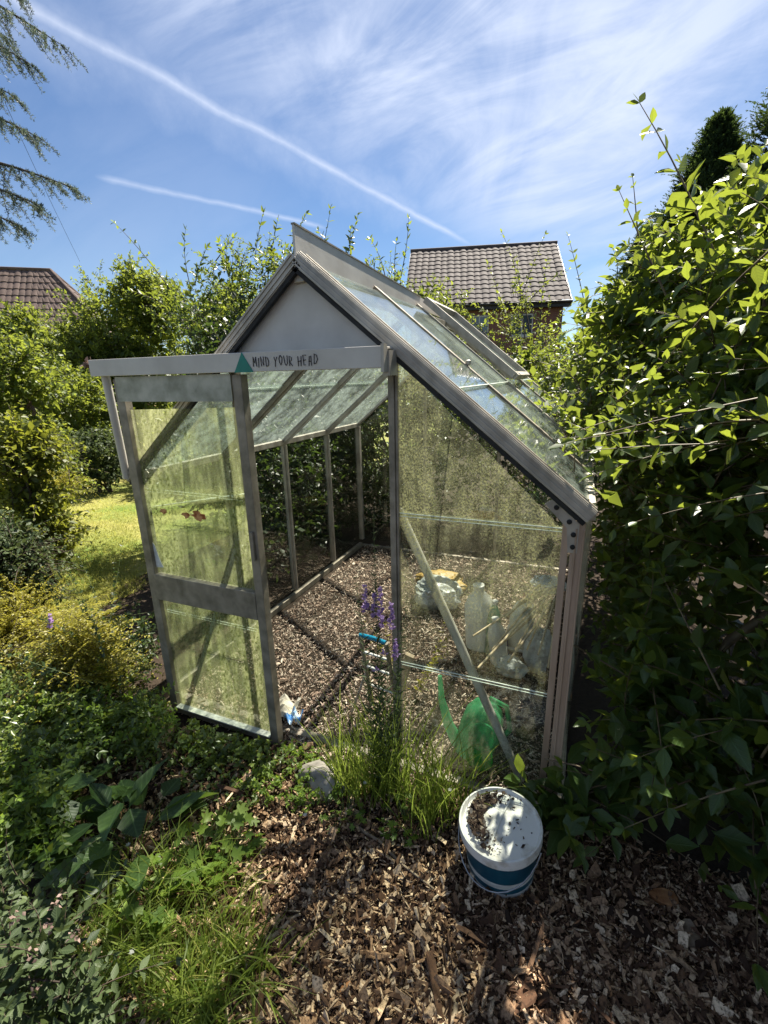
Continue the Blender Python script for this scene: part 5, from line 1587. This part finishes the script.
# order the ends so that 'al' runs from the first to the second
trail1 = band((480, 250), (-40, -30), .009, .022, .62, 0)
trail1b = band((440, 220), (-60, -30), .05, .11, .28, 7)
trail2 = band((330, 228), (95, 176), .006, .010, .42, 3)
sep = t.n.new('ShaderNodeSeparateXYZ'); t.l.new(dirv, sep.inputs[0])
zz = t.math('MAXIMUM', t.math('ADD', sep.outputs[2], .12), .05)
cmb = t.n.new('ShaderNodeCombineXYZ')
t.l.new(t.math('DIVIDE', sep.outputs[0], zz), cmb.inputs[0]); t.l.new(t.math('DIVIDE', sep.outputs[1], zz), cmb.inputs[1])
pl = cmb.outputs[0]
u_ = unit(ray(600, 60) - ray(380, 170)); m_ = unit(ray(500, 110)); v_ = unit(np.cross(m_, u_)); u_ = np.cross(v_, m_)
cb2 = t.n.new('ShaderNodeCombineXYZ')
for k_, (ax_, s_) in enumerate(((u_, 1.0), (v_, 3.4), (m_, 1.0))):
    t.l.new(t.math('MULTIPLY', t.vmath('DOT_PRODUCT', dirv, tuple(ax_)), s_), cb2.inputs[k_])
c1 = t.noise(cb2.outputs[0], 3.0, 9, .6, .8)
c2 = t.noise(dirv, 3.2, 6, .6, 1.2)
a = unit(ray(480, 250)); b = unit(ray(60, 20)); nn = unit(np.cross(a, b))
if float(unit(ray(640, 60)) @ nn) < 0: nn = -nn
sd = t.vmath('DOT_PRODUCT', dirv, tuple(nn))
side_ = t.smooth(sd, -.06, .14)
core = t.smooth(t.vmath('DOT_PRODUCT', dirv, tuple(unit(ray(455, 105)))), .80, 1.0)
low = t.smooth(t.vmath('DOT_PRODUCT', dirv, tuple(unit(ray(140, 250)))), .93, 1.0)
tex_ = t.smooth(t.math('ADD', t.math('MULTIPLY', c1, .62), t.math('MULTIPLY', c2, .38)), .33, .68)
amt = t.math('ADD', t.math('MULTIPLY', side_, .30), t.math('ADD', t.math('MULTIPLY', t.math('MULTIPLY', core, side_), .42), t.math('MULTIPLY', low, .10)))
cir = t.math('MULTIPLY', t.math('ADD', .28, t.math('MULTIPLY', tex_, 1.15)), amt, clamp=True)
cl = t.math('MAXIMUM', t.math('MAXIMUM', trail1, trail2), t.math('MAXIMUM', t.math('MULTIPLY', cir, .9), trail1b), clamp=True)
col = t.mixc(cl, hs_.outputs[0], (7.0, 7.7, 9.3))
t.l.new(col, bg.inputs[0]); bg.inputs[1].default_value = .0445
t.l.new(bg.outputs[0], out.inputs[0])

ld = bpy.data.lights.new('sun', 'SUN'); ld.energy = 5.0; ld.angle = math.radians(.5); ld.color = (1.0, .93, .80)
so = bpy.data.objects.new('sun', ld); COL.objects.link(so)
sdir = Vector((math.cos(SUN_EL) * math.sin(SUN_AZ), math.cos(SUN_EL) * math.cos(SUN_AZ), math.sin(SUN_EL)))
so.rotation_euler = sdir.to_track_quat('Z', 'Y').to_euler()
so.location = (3, 6, 12)

vs = sc.view_settings
sc.display_settings.display_device = 'sRGB'
vs.view_transform = 'Standard'; vs.look = 'None'; vs.gamma = 1; vs.use_curve_mapping = False; vs.exposure = 1.5
sc.render.engine = 'CYCLES'
cy = sc.cycles
cy.max_bounces = 7; cy.diffuse_bounces = 3; cy.glossy_bounces = 3; cy.transmission_bounces = 4; cy.transparent_max_bounces = 28
cy.use_denoising = True; cy.caustics_reflective = False; cy.caustics_refractive = False
cy.sample_clamp_indirect = 6
